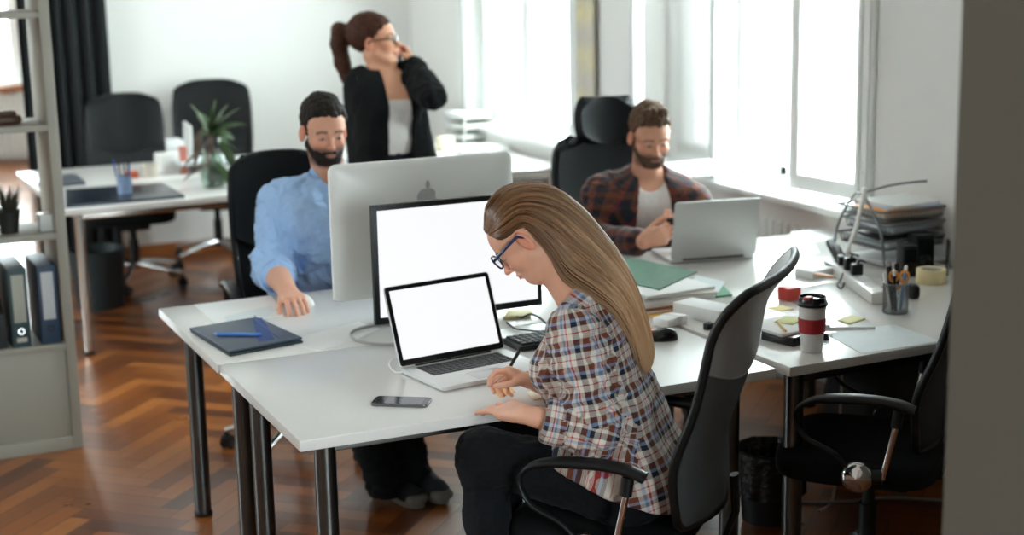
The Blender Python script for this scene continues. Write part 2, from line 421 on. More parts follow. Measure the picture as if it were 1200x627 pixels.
# ---------------------------------------------------------------- head
class Head:
    def __init__(s, c, fwd, up, sc=1.0, fem=False): s.c = np.asarray(c, float); s.R = frame3(fwd, up); s.s = sc; s.fem = fem
    def p(s, x, y, z): return s.c+s.R@(V3(x, y, z)*s.s)
    def E(s, c, r, k=.02, op='+', Rl=None): return el(s.p(*c), V3(*r)*s.s, s.R if Rl is None else s.R@Rl, k*s.s, op)
    def C(s, a, b, r1, r2, k=.02, op='+'): return rc(s.p(*a), s.p(*b), r1*s.s, r2*s.s, k*s.s, op)
    def prims(s, lids=.35, ear=True):
        f = s.fem; w = .93 if f else 1.0; P = []
        P.append(s.E((0, -.018, .045), (.074*w+.002, .095, .080)))
        P.append(s.E((0, .033, -.022), (.058*w, .056, .080), .03))
        P.append(s.E((0, .040, .038), (.058*w, .048, .045), .03))
        P.append(s.E((0, .064, -.092), (.024*w if f else .029, .021, .021), .032))
        for q in (-1, 1):
            P.append(s.C((q*.056*w, .006, -.045), (q*.028*w, .054, -.092), .016, .015, .03))
            P.append(s.E((q*.040*w, .060, -.030), (.019, .018, .018), .025))
            P.append(s.C((q*.012, .086, .017), (q*.043, .072, .018), .0065 if f else .009, .007, .014))
        for q in (-1, 1): P.append(s.E((q*.031, .096, .000), (.015, .014, .011), .012, '-'))
        for q in (-1, 1):
            P.append(s.E((q*.031, .0735, .0005), (.0145, .0135, .0125), .004))
        for q in (-1, 1): P.append(s.E((q*.031, .0965, -.0020), (.0130, .0130, .0048), .003, '-'))
        P.append(s.C((0, .085, .010), (0, .107, -.030), .0065, .0085, .010))
        P.append(s.E((0, .110, -.035), (.0095, .0100, .0088), .006))
        for q in (-1, 1): P.append(s.E((q*.011, .095, -.038), (.0065, .009, .0065), .006))
        P.append(s.E((0, .086, -.060), (.022, .008, .012), .012))
        P.append(s.E((0, .0915, -.0605), (.0205, .0075, .0045), .004)); P.append(s.E((0, .0905, -.0705), (.0185, .008, .0055), .004))
        P.append(s.E((0, .0985, -.0655), (.021, .006, .0012), .003, '-'))
        if ear:
            for q in (-1, 1):
                Rl = np.array(Matrix.Rotation(q*.35, 3, 'Z')@Matrix.Rotation(-.15, 3, 'X'))
                P.append(s.E((q*.081*w, -.010, -.006), (.009, .019, .033), .005, '+', Rl))
                P.append(s.E((q*(.081*w+.010), -.009, .001), (.0075, .0115, .020), .003, '-', Rl))
        return P
    def local(s, V): return ((V-s.c)@s.R)/s.s
    def eyes(s, parent, down=.3):
        """part of the eyeball left open below the lids"""
        for q in (-1, 1):
            b = MB(); c = s.p(q*.031, .0762, .0000)
            M = Matrix.Translation(c) @ Matrix(s.R.tolist()).to_4x4()
            n = 20; vs = []; fs = []
            r = .0139*s.s
            # almond patch of the eyeball, white with iris painted by radius
            def fn(u, v):
                a = (u-.5)*1.5; e = (v-.5)*(.62)*(1-abs(2*u-1)**2.2)-.10
                return M @ Vector((math.sin(a)*math.cos(e)*r*1.03, math.cos(a)*math.cos(e)*r*1.0, math.sin(e)*r*1.0-.0008))
            b.grid(fn, 16, 8); o = b.build('eye', M_EYE, parent, 180, True)
            me = o.data; V = verts(me); L = s.local(V)-np.array([q*.031, .0762, .0000]); d = np.hypot(L[:, 0], L[:, 2]+.004)
            C = np.ones((len(V), 4)); C[:, :3] = np.where((d < .0055)[:, None], np.array([.02, .012, .008]), np.array([.55, .5, .46])); color_attr(me, C)
def skin_tones(me, heads, base, lip=(.45, .16, .13), brow=None, browcol=(.03, .018, .01), stubble=None):
    V = verts(me); C = np.tile(np.append(np.array(base), 1.), (len(V), 1))
    for H in heads:
        L = H.local(V); x, y, z = L[:, 0], L[:, 1], L[:, 2]; near = (np.abs(x) < .12) & (np.abs(z) < .16) & (np.abs(y) < .14)
        def blend(w, col):
            w = np.clip(w, 0, 1)*near; C[:, :3] = C[:, :3]*(1-w[:, None])+np.array(col)*w[:, None]
        redd = np.array(base)*np.array([1.05, .72, .66])
        blend(.45*np.exp(-(((np.abs(x)-.042)/.018)**2+((z+.030)/.018)**2))*(y > .03), redd)
        blend(.5*np.exp(-((x/.014)**2+((z+.034)/.012)**2))*(y > .09), redd)
        blend(.6*(np.abs(x) > .072), redd)
        lw = 1.0*(np.abs(x) < .0215)*(y > .078)*np.clip(1-((z+.0655)/(.0105*(1-(x/.025)**2)+1e-3))**4, 0, 1)
        blend(lw*.8, lip)
        if brow:
            zb = .022+.0015*np.sin((np.abs(x)-.012)/.04*PI)-.35*np.maximum(np.abs(x)-.036, 0)
            bw = (np.abs(x) > .012)*(np.abs(x) < .052)*np.clip(1.6-np.abs(z-zb)/brow, 0, 1)*(y > .05)
            blend(bw*.75, browcol)
        # lash line
        ll = np.exp(-(((np.abs(x)-.031)/.014)**4+((z+.006)/.0018)**2))*(y > .07); blend(ll*.75, (.03, .02, .015))
        if stubble is not None:
            jaw = np.clip((-z-.028+.3*np.maximum(0, .03-y)*0)/.02, 0, 1)*np.clip((y+.03)/.03, 0, 1)
            jaw *= np.clip((z+.128)/.02, 0, 1); jaw *= 1-np.exp(-((x/.018)**2+((z+.066)/.008)**2))
            blend(jaw*stubble[3], stubble[:3])
    color_attr(me, C)
# ---------------------------------------------------------------- hand
def hand(W, d, nrm, thumb, sc=1.0, curls=None, thumb_pose=(.6, .5, .2), spread=.06, k=.0035, th_curl=(.3, .4)):
    """W wrist, d towards the fingers, nrm palm direction, thumb = +1 if the thumb lies on cross(d, nrm) side"""
    W = np.asarray(W, float); d = unit(d); n = np.asarray(nrm, float); n = unit(n-d*(n@d)); s = np.cross(d, n)*thumb
    P = []; tips = []
    base = [(.086, .029), (.090, .009), (.086, -.011), (.078, -.029)]
    ln = [(.042, .025, .021), (.046, .028, .022), (.042, .026, .021), (.034, .020, .019)]
    rad = [(.0088, .0080, .0074, .0062), (.0090, .0082, .0075, .0063), (.0086, .0078, .0072, .0060), (.0078, .0070, .0064, .0054)]
    curls = curls or [(.35, .4, .3)]*4
    for i in range(4):
        b = W+sc*(d*base[i][0]+s*base[i][1]-n*.002)
        w0 = W+sc*(d*.012+s*base[i][1]*.55)
        P.append(rc(w0, b-n*0*sc, .0135*sc, .0105*sc, .014*sc)); P.append(rc(w0+n*.006*sc+d*.02*sc, b+n*.006*sc-d*.012*sc, .011*sc, .009*sc, .012*sc))
        an = 0; dd = unit(d+s*(1.5-i)*spread*1.0); p = b; 
        for j in range(3):
            an += curls[i][j]; v = dd*math.cos(an)+n*math.sin(an); q = p+v*ln[i][j]*sc
            P.append(rc(p, q, rad[i][j]*sc, rad[i][j+1]*sc, k*sc if j else .006*sc)); p = q
        tips.append(p)
    a, b_, c = thumb_pose
    tb = W+sc*(d*.022+s*.022+n*.006); v = unit(d*a+s*b_+n*c); q = tb+v*.043*sc
    P.append(rc(tb, q, .0155*sc, .0112*sc, .014*sc))
    v2 = unit(v+d*th_curl[0]-s*.15*th_curl[0]); q2 = q+v2*.031*sc; P.append(rc(q, q2, .0105*sc, .0092*sc, .004*sc))
    v3 = unit(v2+d*th_curl[1]-s*.3*th_curl[1]); q3 = q2+v3*.024*sc; P.append(rc(q2, q3, .0092*sc, .0074*sc, .004*sc))
    tips.append(q3)
    return P, tips
def shoe_pair(): pass
def shoe(parent, heel, toe, up, m_up, m_sole, m_lace=None, sc=1.0, name='shoe', ws=1.0):
    """laced sneaker from heel to toe; geometry in room coordinates"""
    heel = np.asarray(heel, float); f = unit(np.asarray(toe)-heel); L = np.linalg.norm(np.asarray(toe)-heel); Rm = frame3(f, up)
    def p(x, y, z): return heel+Rm@V3(x, y, z)
    pr = [rc(p(0, .03, .045), p(0, .10, .05), .034, .036, .03), rc(p(0, .10, .045), p(0, L-.075, .035), .038, .036, .03), el(p(0, L-.06, .030), (.044*ws, .058, .028), Rm, .02),
          rc(p(0, .045, .06), p(0, .05, .10), .034, .034, .03), rc(p(0, .11, .06), p(0, .17, .05), .026, .024, .02)]
    D, lo, h = field(pr, .004, planes=[(p(0, 0, .016), -Rm[:, 2], .004), (p(0, .05, .105), Rm[:, 2], .004)])
    me = surface(D, lo, h, name); o = link(name, me, m_up, parent, 180, True)
    b = MB(); poly = []
    for i in range(40):
        a = 2*PI*i/40; y = L/2+L/2*math.sin(a)*1.0; wq = (.034+.012*max(0, math.sin(a))) if True else 0; x = wq*math.copysign(abs(math.cos(a))**.6, math.cos(a)); poly.append((x*ws, y))
    M = Matrix.Translation(heel)@Matrix(Rm.tolist()).to_4x4()
    b.prism(poly, -.002, .024, M, .004); b.build('sole', m_sole, o, 40, True)
    # rubber toe cap
    b = MB(); b.sq((0, L-.028, .026), (.084*ws, .062, .040), .7, .8, 24, M); b.build('toe_cap', m_sole, o, 60, True)
    if m_lace is not None:
        b = MB()
        for i in range(6):
            y = .105+i*.020; z = .094-i*.0075
            b.tube(spline([p(-.024, y, z-.012), p(0, y+.007, z+.004), p(.024, y+.012, z-.012)], 5), .0030, 6)
            b.tube(spline([p(.024, y, z-.012), p(0, y+.005, z+.006), p(-.024, y+.012, z-.012)], 5), .0030, 6)
        for q in (-1, 1): b.tube(spline([p(0, .10, .10), p(q*.03, .09, .105), p(q*.045, .11, .085), p(q*.02, .105, .09)], 6), .0028, 6)
        b.build('laces', m_lace, o, 180, True)
    return o
# ---------------------------------------------------------------- shared materials
M_WALL = mat('wall paint', (228, 227, 224), .85, var=.02, vs=3, bump=.15, bs=60, bd=.002)
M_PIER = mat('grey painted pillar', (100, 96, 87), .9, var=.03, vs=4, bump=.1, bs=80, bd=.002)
M_CEIL = mat('ceiling paint', (240, 240, 236), .9, var=.01)
M_TRIM = mat('white gloss trim', (236, 238, 236), .35, var=.02, vs=8)
M_WFRAME = mat('white window paint', (238, 241, 240), .3, var=.015, vs=10)
M_DESK = mat('white laminate', (219, 218, 215), .22, var=.015, vs=4, bump=.03, bs=400, bd=.0003)
M_DESKEDGE = M_DESK
M_STEEL = mat('dark steel tube', (96, 98, 98), .3, 1.0, var=.05, vs=12)
M_CHROME = mat('chrome', (215, 215, 215), .12, 1.0, var=.02)
M_BLACK = mat('black plastic', (13, 17, 19), .42, spec=.35, var=.1, vs=60, bump=.1, bs=300, bd=.0004)
M_BLKGLOSS = mat('glossy black plastic', (14, 16, 18), .15, var=.05)
M_FABRIC = mat('black seat fabric', (9, 12, 14), .9, spec=.25, var=.15, vs=120, bump=.4, bs=700, bd=.001)
M_LEATHER = mat('dark leather', (10, 14, 17), .55, spec=.15, var=.08, vs=40, bump=.25, bs=350, bd=.0008)
M_MESH = weave('black mesh weave', (10, 13, 15), (52, 58, 63), 1500)
M_PAPER = mat('white paper', (232, 234, 234), .7, var=.015, vs=6)
M_PAPER2 = mat('pale blue paper', (214, 224, 226), .65, var=.02, vs=6)
M_ALU = mat('brushed aluminium', (216, 217, 216), .38, .35, var=.02, vs=30, stretch=(1, 20, 1))
M_GREY = mat('grey plastic', (150, 152, 152), .5, var=.05)
M_WHITEP = mat('white plastic', (232, 232, 230), .3, var=.02)
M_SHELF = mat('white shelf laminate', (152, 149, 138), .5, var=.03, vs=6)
M_DARKTRIM = mat('dark socket plastic', (30, 32, 34), .5)
M_WIRE = mat('grey wire metal', (130, 134, 136), .35, .8)
M_WOODTRIM = mat('varnished oak skirting', (150, 92, 50), .35, var=.2, vs=12, stretch=(1, 1, 8), coat=.3)
def attr_mat(name, rough=.5, bump=0, bs=300, bd=.001, sss=0, coat=0, noise=.06, spec=.5):
    t = NT(name); a = t.new('ShaderNodeAttribute'); a.attribute_name = 'tone'; n = t.noise(60, 3, t.obj())
    col = t.mix(noise, a.outputs['Color'], t.mix(n, (.2, .1, .05, 1), (1, .9, .85, 1)), 'OVERLAY') if noise else a.outputs['Color']
    t.l(col, t.b.inputs['Base Color']); t.set(Roughness=rough); t.b.inputs['Specular IOR Level'].default_value = spec
    if sss:
        t.b.inputs['Subsurface Weight'].default_value = sss; t.b.inputs['Subsurface Radius'].default_value = (.012, .005, .003); t.b.inputs['Subsurface Scale'].default_value = 1.0
    if bump: t.bump(t.noise(bs, 3, t.obj()), bump, bd)
    return t.m
M_SKIN = attr_mat('skin', .5, .12, 350, .0006, .12, noise=.08)
M_EYE = attr_mat('eye', .1, noise=0)
# ---------------------------------------------------------------- parquet
def build_floor():
    w, n = .086, 5; L = w*n; cs, sn = math.cos(PI/4), math.sin(PI/4)
    X0, X1, Y0, Y1 = -3.4, 4.6, -2.6, 15.6
    vs = []; uvs = []; tones = []
    Rr = 200
    r = np.random.default_rng(3)
    def plank(x0, y0, lx, ly):
        cx, cy = x0+lx/2, y0+ly/2; wx, wy = cx*cs-cy*sn, cx*sn+cy*cs
        if not (X0-.3 < wx < X1+.3 and Y0-.3 < wy < Y1+.3): return
        for (a, b) in ((0, 0), (1, 0), (1, 1), (0, 1)):
            x, y = x0+a*lx, y0+b*ly; vs.append((x*cs-y*sn, x*sn+y*cs, 0))
            u, v = (a, b) if lx > ly else (b, a); uvs.append((u*L/w, v))
        tones.append((r.random(), r.random()))
    for k in range(-130, 260):
        for j in range(-26, 30):
            plank((k+2*n*j)*w, k*w, L, w); plank((k-1+2*n*j)*w, k*w, w, L)
    nf = len(vs)//4; me = bpy.data.meshes.new('floor'); me.from_pydata(vs, [], [tuple(range(4*i, 4*i+4)) for i in range(nf)])
    u = me.uv_layers.new(name='plank'); U = np.array(uvs); u.data.foreach_set('uv', U.astype(np.float32).ravel())
    tn = np.repeat(np.array(tones), 4, axis=0); C = np.zeros((len(tn), 4)); C[:, 0] = tn[:, 0]; C[:, 1] = tn[:, 1]; C[:, 3] = 1
    a = me.color_attributes.new('tone', 'FLOAT_COLOR', 'CORNER'); a.data.foreach_set('color', C.astype(np.float32).ravel())
    t = NT('oak herringbone parquet'); at = t.new('ShaderNodeAttribute'); at.attribute_name = 'tone'; sp = t.new('ShaderNodeSeparateColor'); t.l(at.outputs['Color'], sp.inputs[0])
    uv = t.uv(); su = t.new('ShaderNodeSeparateXYZ'); t.l(uv, su.inputs[0])
    cmb = t.new('ShaderNodeCombineXYZ'); t.l(t.math('MULTIPLY', su.outputs[0], .6), cmb.inputs[0]); t.l(t.math('MULTIPLY', su.outputs[1], 7), cmb.inputs[1]); t.l(t.math('MULTIPLY', sp.outputs[0], 60), cmb.inputs[2])
    gr = t.noise(1.4, 5, cmb.outputs[0], .65)
    base = t.ramp(sp.outputs[0], [(0, rgb(88, 44, 17)), (.3, rgb(122, 65, 25)), (.65, rgb(156, 88, 35)), (1, rgb(188, 116, 52))])
    col = t.mix(t.ramp(gr, [(.3, (0, 0, 0, 1)), (.75, (1, 1, 1, 1))]), t.mix(.32, base, rgb(78, 40, 18)), base)
    wear = t.noise(.9, 4, t.obj(), .6); col = t.mix(t.math('MULTIPLY', t.ramp(wear, [(.42, (0, 0, 0, 1)), (.7, (1, 1, 1, 1))]), .35), col, rgb(70, 38, 22))
    e = t.math('MULTIPLY', t.math('MULTIPLY', su.outputs[1], t.math('SUBTRACT', 1, su.outputs[1])), 4)
    eu = t.math('DIVIDE', su.outputs[0], n); e2 = t.math('MULTIPLY', t.math('MULTIPLY', eu, t.math('SUBTRACT', 1, eu)), 4*n)
    gap = t.math('LESS_THAN', t.math('MINIMUM', e, e2), .10)
    col = t.mix(t.math('MULTIPLY', gap, .7), col, rgb(38, 20, 12)); t.l(col, t.b.inputs['Base Color'])
    rg = t.math('MULTIPLY_ADD', t.noise(3, 4, t.obj()), .22, .2); t.l(rg, t.b.inputs['Roughness'])
    hh = t.math('SUBTRACT', t.math('ADD', t.math('MULTIPLY', sp.outputs[1], .35), t.math('MULTIPLY', gr, .15)), gap)
    t.bump(hh, .25, .0015); t.b.inputs['Coat Weight'].default_value = .25; t.b.inputs['Coat Roughness'].default_value = .18
    o = link('floor', me, t.m, None, None); tag(o, kind='structure')
def struct(name, mb, m, smooth=35, label=None):
    o = mb.build(name, m, None, smooth); tag(o, label=label, kind='structure'); return o
XW, YB, HC = 4.03, 10.0, 3.3      # window wall, back wall, ceiling
SILL = .84
def span(b, x0, x1, y0, y1, z0, z1, bev=0.0): b.box(((x0+x1)/2, (y0+y1)/2, (z0+z1)/2), (x1-x0, y1-y0, z1-z0), b=bev)
WINS = {1: (5.17, 6.19), 2: (7.66, 9.03)}
WT = 2.85; DEEP = .42
_p = Pv(23, 94, 15.3); W3X, W3Z = float(_p[0]), float(_p[2])
def build_room():
    build_floor()
    b = MB(); span(b, -3.5, 4.9, -2.7, 15.6, HC, HC+.1); struct('ceiling', b, M_CEIL)
    # window wall with two deep openings and radiator niches under the sills
    b = MB(); x0, x1 = XW, XW+DEEP; ys = [-2.7] + [q for k in (1, 2) for q in WINS[k]] + [YB+.2]
    for i in range(0, len(ys), 2): span(b, x0, x1, ys[i], ys[i+1], 0, HC)
    for k in (1, 2):
        a, c = WINS[k]; span(b, x0, x1, a, c, WT, HC); span(b, x0+.14, x1, a, c, 0, SILL-.03)
        span(b, x0, x0+.14, a, c, SILL-.15, SILL-.03)
    struct('wall_right', b, M_WALL)
    b = MB(); span(b, 1.94, XW+DEEP, YB, YB+.2, 0, HC); struct('wall_back', b, M_WALL)
    b = MB(); span(b, 2.95, 3.1, YB+.2, 15.4, 0, HC); struct('wall_passage', b, M_WALL)
    b = MB(); span(b, -3.4, .7, 15.35, 15.55, 0, HC); span(b, W3X, 2.95, 15.35, 15.55, 0, HC); span(b, .7, W3X, 15.35, 15.55, 0, W3Z); span(b, .7, W3X, 15.35, 15.55, 2.75, HC); struct('wall_far', b, M_WALL)
    b = MB(); span(b, -3.5, -3.4, -2.7, 6.8, 0, HC); span(b, -3.5, -3.4, 8.2, 15.6, 0, HC); span(b, -3.5, -3.4, 6.8, 8.2, 0, .9); span(b, -3.5, -3.4, 6.8, 8.2, 2.9, HC); struct('wall_left', b, M_WALL)
    b = MB()
    for y in (6.84, 7.5, 8.16): span(b, -3.48, -3.42, y-.035, y+.035, .9, 2.9, .008)
    for z in (.94, 2.2, 2.86): span(b, -3.485, -3.415, 6.8, 8.2, z-.035, z+.035, .008)
    struct('window_5', b, M_WFRAME)  # unseen left wall window, added to bring fill light onto the window wall
    b = MB(); span(b, .65, W3X+.06, 15.12, 15.199, W3Z-.09, W3Z-.03, .006); struct('trim_5', b, M_WOODTRIM)
    b = MB(); span(b, -3.5, 4.9, -2.7, -2.5, 0, .9); span(b, -3.5, 4.9, -2.7, -2.5, 2.9, HC)
    for (p, q) in ((-3.5, .5), (2.2, 4.9)): span(b, p, q, -2.7, -2.5, .9, 2.9)
    struct('wall_front', b, M_WALL)
    for k, (p, q) in ((4, (.5, 2.2)),):  # unseen window added behind the camera to brighten the near side
        b = MB()
        for x in (p+.04, (p+q)/2, q-.04): span(b, x-.035, x+.035, -2.62, -2.55, .9, 2.9, .008)
        for z in (.94, 2.2, 2.86): span(b, p, q, -2.625, -2.555, z-.035, z+.035, .008)
        struct('window_%d' % k, b, M_WFRAME)
    b = MB(); span(b, 1.96, XW, YB-.018, YB, 0, .085, .004); struct('baseboard_back', b, M_WOODTRIM)
    b = MB()
    for (a, c) in ((-2.5, 5.17), (6.19, 7.66), (9.03, YB)): span(b, XW-.018, XW, a, c, 0, .085, .004)
    struct('baseboard_right', b, M_WOODTRIM)
    for k in (1, 2):
        a, c = WINS[k]; b = MB(); span(b, XW-.045, XW+DEEP, a-.06, c+(.34 if k == 1 else .06), SILL-.032, SILL, .008); struct('trim_%d' % k, b, M_TRIM)
    # flat moulding framing the openings
    for i, k in enumerate((1, 2)):
        a, c = WINS[k]; b = MB()
        for (p, q) in ((a-.10, a-.001), (c+.001, c+.10)):
            span(b, XW-.022, XW-.0005, p, q, SILL+.002, WT+.1, .006)
            span(b, XW-.032, XW-.0225, p+.012, p+.035, SILL+.002, WT+.1, .004); span(b, XW-.032, XW-.0225, q-.035, q-.012, SILL+.002, WT+.1, .004)
        span(b, XW-.022, XW-.0005, a, c, WT, WT+.1, .006); struct('trim_%d' % (3+i), b, M_TRIM)
    # near pillar at the right edge of view: its end face turns away from the windows
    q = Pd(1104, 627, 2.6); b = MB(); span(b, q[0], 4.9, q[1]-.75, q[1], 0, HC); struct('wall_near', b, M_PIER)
def glass_mat():
    t = NT('window glass'); tr = t.new('ShaderNodeBsdfTransparent'); gl = t.new('ShaderNodeBsdfGlossy'); gl.inputs['Roughness'].default_value = .02
    tr.inputs[0].default_value = (.97, .97, .965, 1)
    fr = t.new('ShaderNodeLayerWeight'); fr.inputs[0].default_value = .5; fac = t.math('MULTIPLY_ADD', t.math('POWER', fr.outputs['Facing'], 5), .8, .03); mx = t.new('ShaderNodeMixShader'); t.l(fac, mx.inputs[0]); t.l(tr.outputs[0], mx.inputs[1]); t.l(gl.outputs[0], mx.inputs[2])
    t.l(mx.outputs[0], t.out.inputs[0]); return t.m
M_GLASS = glass_mat()
def casement(parent, hinge, ang, w, h, z0, handle=False, t=.045, st=.06, midrail=None):
    """glazed leaf hinged at a point; ang is the direction of the leaf from the hinge"""
    M = Matrix.Translation((hinge[0], hinge[1], z0)) @ RZ(ang)
    b = MB()
    b.box((st/2, 0, h/2), (st, t, h), M, b=.008); b.box((w-st/2, 0, h/2), (st, t, h), M, b=.008)
    b.box((w/2, 0, st*.6), (w-2*st+.004, t*.95, st*1.2), M, b=.008); b.box((w/2, 0, h-st/2), (w-2*st+.004, t*.95, st), M, b=.008)
    if midrail: b.box((w/2, 0, midrail), (w-2*st+.004, t*.8, .035), M, b=.006)
    o = b.build('casement', M_WFRAME, parent)
    g = MB(); g.box((w/2, 0, h/2), (w-2*st+.01, .005, h-2*st+.01), M); g.build('pane', M_GLASS, o)
    if handle:
        g = MB(); g.box((w-st/2, -t/2-.008, h*.5), (.025, .016, .07), M, b=.004); g.tube([M@Vector((w-st/2, -t/2-.03, h*.5)), M@Vector((w-st/2-.10, -t/2-.034, h*.5))], .008, 8)
        g.build('handle', M_ALU, o)
    return o
def build_windows():
    for k in (1, 2):
        a, c = WINS[k]; H = WT-SILL; xo = XW+DEEP-.07; mid = (a+c)/2
        root = empty('window_%d' % k, (XW, mid, SILL)); tag(root, kind='structure')
        R0 = root; 
        def B(mb, nm, m=M_WFRAME): return mb.build(nm, m, R0, 35, True)
        b = MB()
        for (p, q) in ((a, a+.06), (c-.06, c)): span(b, xo-.02, xo+.06, p, q, SILL, WT, .008)
        span(b, xo-.02, xo+.06, a, c, WT-.06, WT, .008); span(b, xo-.02, xo+.06, a, c, SILL, SILL+.05, .008)
        span(b, xo-.02, xo+.06, mid-.035, mid+.035, SILL, WT, .008)
        span(b, xo-.02, xo+.06, a, c, SILL+1.35, SILL+1.43, .008)
        fr = B(b, 'frame')
        g = MB(); span(g, xo+.015, xo+.02, a+.05, c-.05, SILL+.04, WT-.05); g.build('pane', M_GLASS, fr, 35, True)
        # inner box frame half way in the reveal
        xi = XW+.12; b = MB()
        for (p, q) in ((a, a+.045), (c-.045, c)): span(b, xi-.03, xi+.03, p, q, SILL, WT, .006)
        span(b, xi-.03, xi+.03, a, c, WT-.05, WT, .006)
        B(b, 'inner_frame')
        W_ = (c-a)/2-.045
        def leaf(hinge, ang, w, **kw):
            before = set(bpy.data.objects); o = casement(R0, hinge, ang, w, H-.12, SILL+.03, **kw)
            o.matrix_parent_inverse = Matrix.Translation((XW, mid, SILL)).inverted()
            return o
        if k == 1:
            leaf((xi-.10, c+.02), PI-.03, W_+.02)                  # far leaf swung fully into the room
            leaf((xi-.035, a+.05), PI/2+.10, W_-.0, handle=True)  # near leaf almost shut
        else:
            leaf((xi-.035, a+.05), PI/2+.03, W_, handle=True); leaf((xi-.035, c-.05), -PI/2-.03, W_)
    # window in the far room
    xm = (.7+W3X)/2; root = empty('window_3', (xm, 15.35, W3Z)); tag(root, kind='structure'); b = MB()
    for x in (.73, xm, W3X-.03): span(b, x-.03, x+.03, 15.36, 15.44, W3Z, 2.75, .006)
    for z in (W3Z+.03, 2.1, 2.72): span(b, .7, W3X, 15.365, 15.43, z-.03, z+.03, .006)
    span(b, .65, W3X+.05, 15.2, 15.349, W3Z-.04, W3Z, .006); b.build('frame', M_WFRAME, root, 35, True)
    g = MB(); span(g, .74, W3X-.04, 15.40, 15.405, W3Z+.04, 2.72); g.build('pane', M_GLASS, root, 35, True)
def radiator(x, y, z0, z1, width, rz, label, n=None):
    """column radiator; width along local x"""
    root = empty('radiator', (x, y, 0), rz, label, 'radiator'); n = n or int(width/.055); m = mat('radiator enamel', (228, 230, 226), .35, var=.02)
    H = z1-z0
    for i in range(n):
        cx = -width/2+width*(i+.5)/n; b = MB()
        b.box((cx, .0, z0+H/2), (.045, .10, H), b=.018); 
        b.build('column', m, root)
    b = MB(); 
    for zz in (z0+.06, z1-.06): b.tube([(-width/2-.05, 0, zz), (width/2+.05, 0, zz)], .02, 10)
    b.tube([(-width/2-.05, 0, z0+.06), (-width/2-.05, 0, 0)], .012, 8); b.tube([(width/2+.05, 0, z0+.06), (width/2+.05, 0, 0)], .012, 8)
    b.build('pipe', m, root); return root
def curtain(x0, x1, y, z0, z1, label, cat='curtain', amp=.035, waves=7, m=None):
    b = MB(); W = x1-x0
    def fn(u, v):
        a = u*waves*2*PI; return (x0+W*u+.01*math.sin(a*.5+1), y+amp*math.sin(a+.6*math.sin(a*.31))*(.8+.2*v), z0+(z1-z0)*v)
    b.shell(fn, waves*12, 6, .006); o = b.build('curtain', m or mat('heavy black curtain', (22, 26, 29), .9, var=.2, vs=20, bump=.3, bs=200), None, 180); tag(o, label, cat); return o
def desk_frame(O, a):
    def w(u, v, z=0.): return np.array([O[0]+math.cos(a)*u-math.sin(a)*v, O[1]+math.sin(a)*u+math.cos(a)*v, z])
    return w
def desk(O, a, W, D, label, legs=((0, 0), (1, 0), (0, 1), (1, 1)), H=.74, t=.029, lr=.0295, legmat=None, foot=.008, inset=.092, group=None, insr=None):
    root = empty('desk', (O[0], O[1], 0), a, label, 'desk', group)
    b = MB(); b.box((W/2, D/2, H-t/2), (W, D, t), b=.0022); b.build('tabletop', M_DESK, root)
    b = MB(); z = H-t-.018
    for y in (inset, D-inset): b.box((W/2, y, z), (W-2*inset, .04, .036), b=.003)
    for x in (inset, W-inset): b.box((x, D/2, z), (.04, D-2*inset, .036), b=.003)
    b.build('underframe', M_STEEL if legmat is None else legmat, root)
    for (i, j) in legs:
        x = inset if i == 0 else W-(insr or inset); y = inset if j == 0 else D-inset
        b = MB(); b.lathe([(lr, .012), (lr, H-t)], 28, Matrix.Translation((x, y, 0)), (True, True)); b.lathe([(lr+.012, H-t-.006), (lr+.012, H-t)], 28, Matrix.Translation((x, y, 0)), (True, False))
        lg = b.build('leg', legmat or M_STEEL, root, 40)
        b = MB(); b.lathe([(lr+.001, 0), (lr+.003, .004), (lr+.003, .014), (lr+.001, .018)], 28, Matrix.Translation((x, y, 0)), (True, True)); b.build('foot', M_BLACK, lg, 40)
    return root
# ---------------------------------------------------------------- office chair
def star_base(root, rad=.31, m=None, rz0=0., hub_z=.10, chrome=True, castor_turn=0.7):
    m = m or M_CHROME
    for i in range(5):
        a = rz0+2*PI*i/5; d = Vector((math.cos(a), math.sin(a), 0))
        b = MB(); pts = [Vector((0, 0, hub_z+.03))+d*.02, Vector((0, 0, hub_z+.02))+d*rad*.4, Vector((0, 0, hub_z-.005))+d*rad*.8, Vector((0, 0, hub_z-.022))+d*rad]
        b.tube(spline(pts, 5), [.022-.010*k/15 for k in range(16)], 10); o = b.build('base_arm', m, root, 60)
        c = Vector((0, 0, 0))+d*rad; M = Matrix.Translation(c)@RZ(a+castor_turn+i*.9)
        b = MB()
        for q in (-1, 1):
            prof = [(0, -.009), (.022, -.009), (.027, -.006), (.027, .006), (.022, .009), (0, .009)]
            b.lathe(prof, 20, M@Matrix.Translation((.012, q*.014, .0275))@Matrix.Rotation(PI/2, 4, 'X'))
        b.tube([M@Vector(p) for p in ((.0, 0, .07), (.0, 0, .052))], .007, 8)
        b.lathe([(0, -.018), (.024, -.018), (.029, -.012), (.029, .012), (.024, .018), (0, .018)], 16, M@Matrix.Translation((.006, 0, .042))@Matrix.Rotation(PI/2, 4, 'X')@Matrix.Scale(.75, 4))
        b.build('castor', M_BLACK, o, 40)
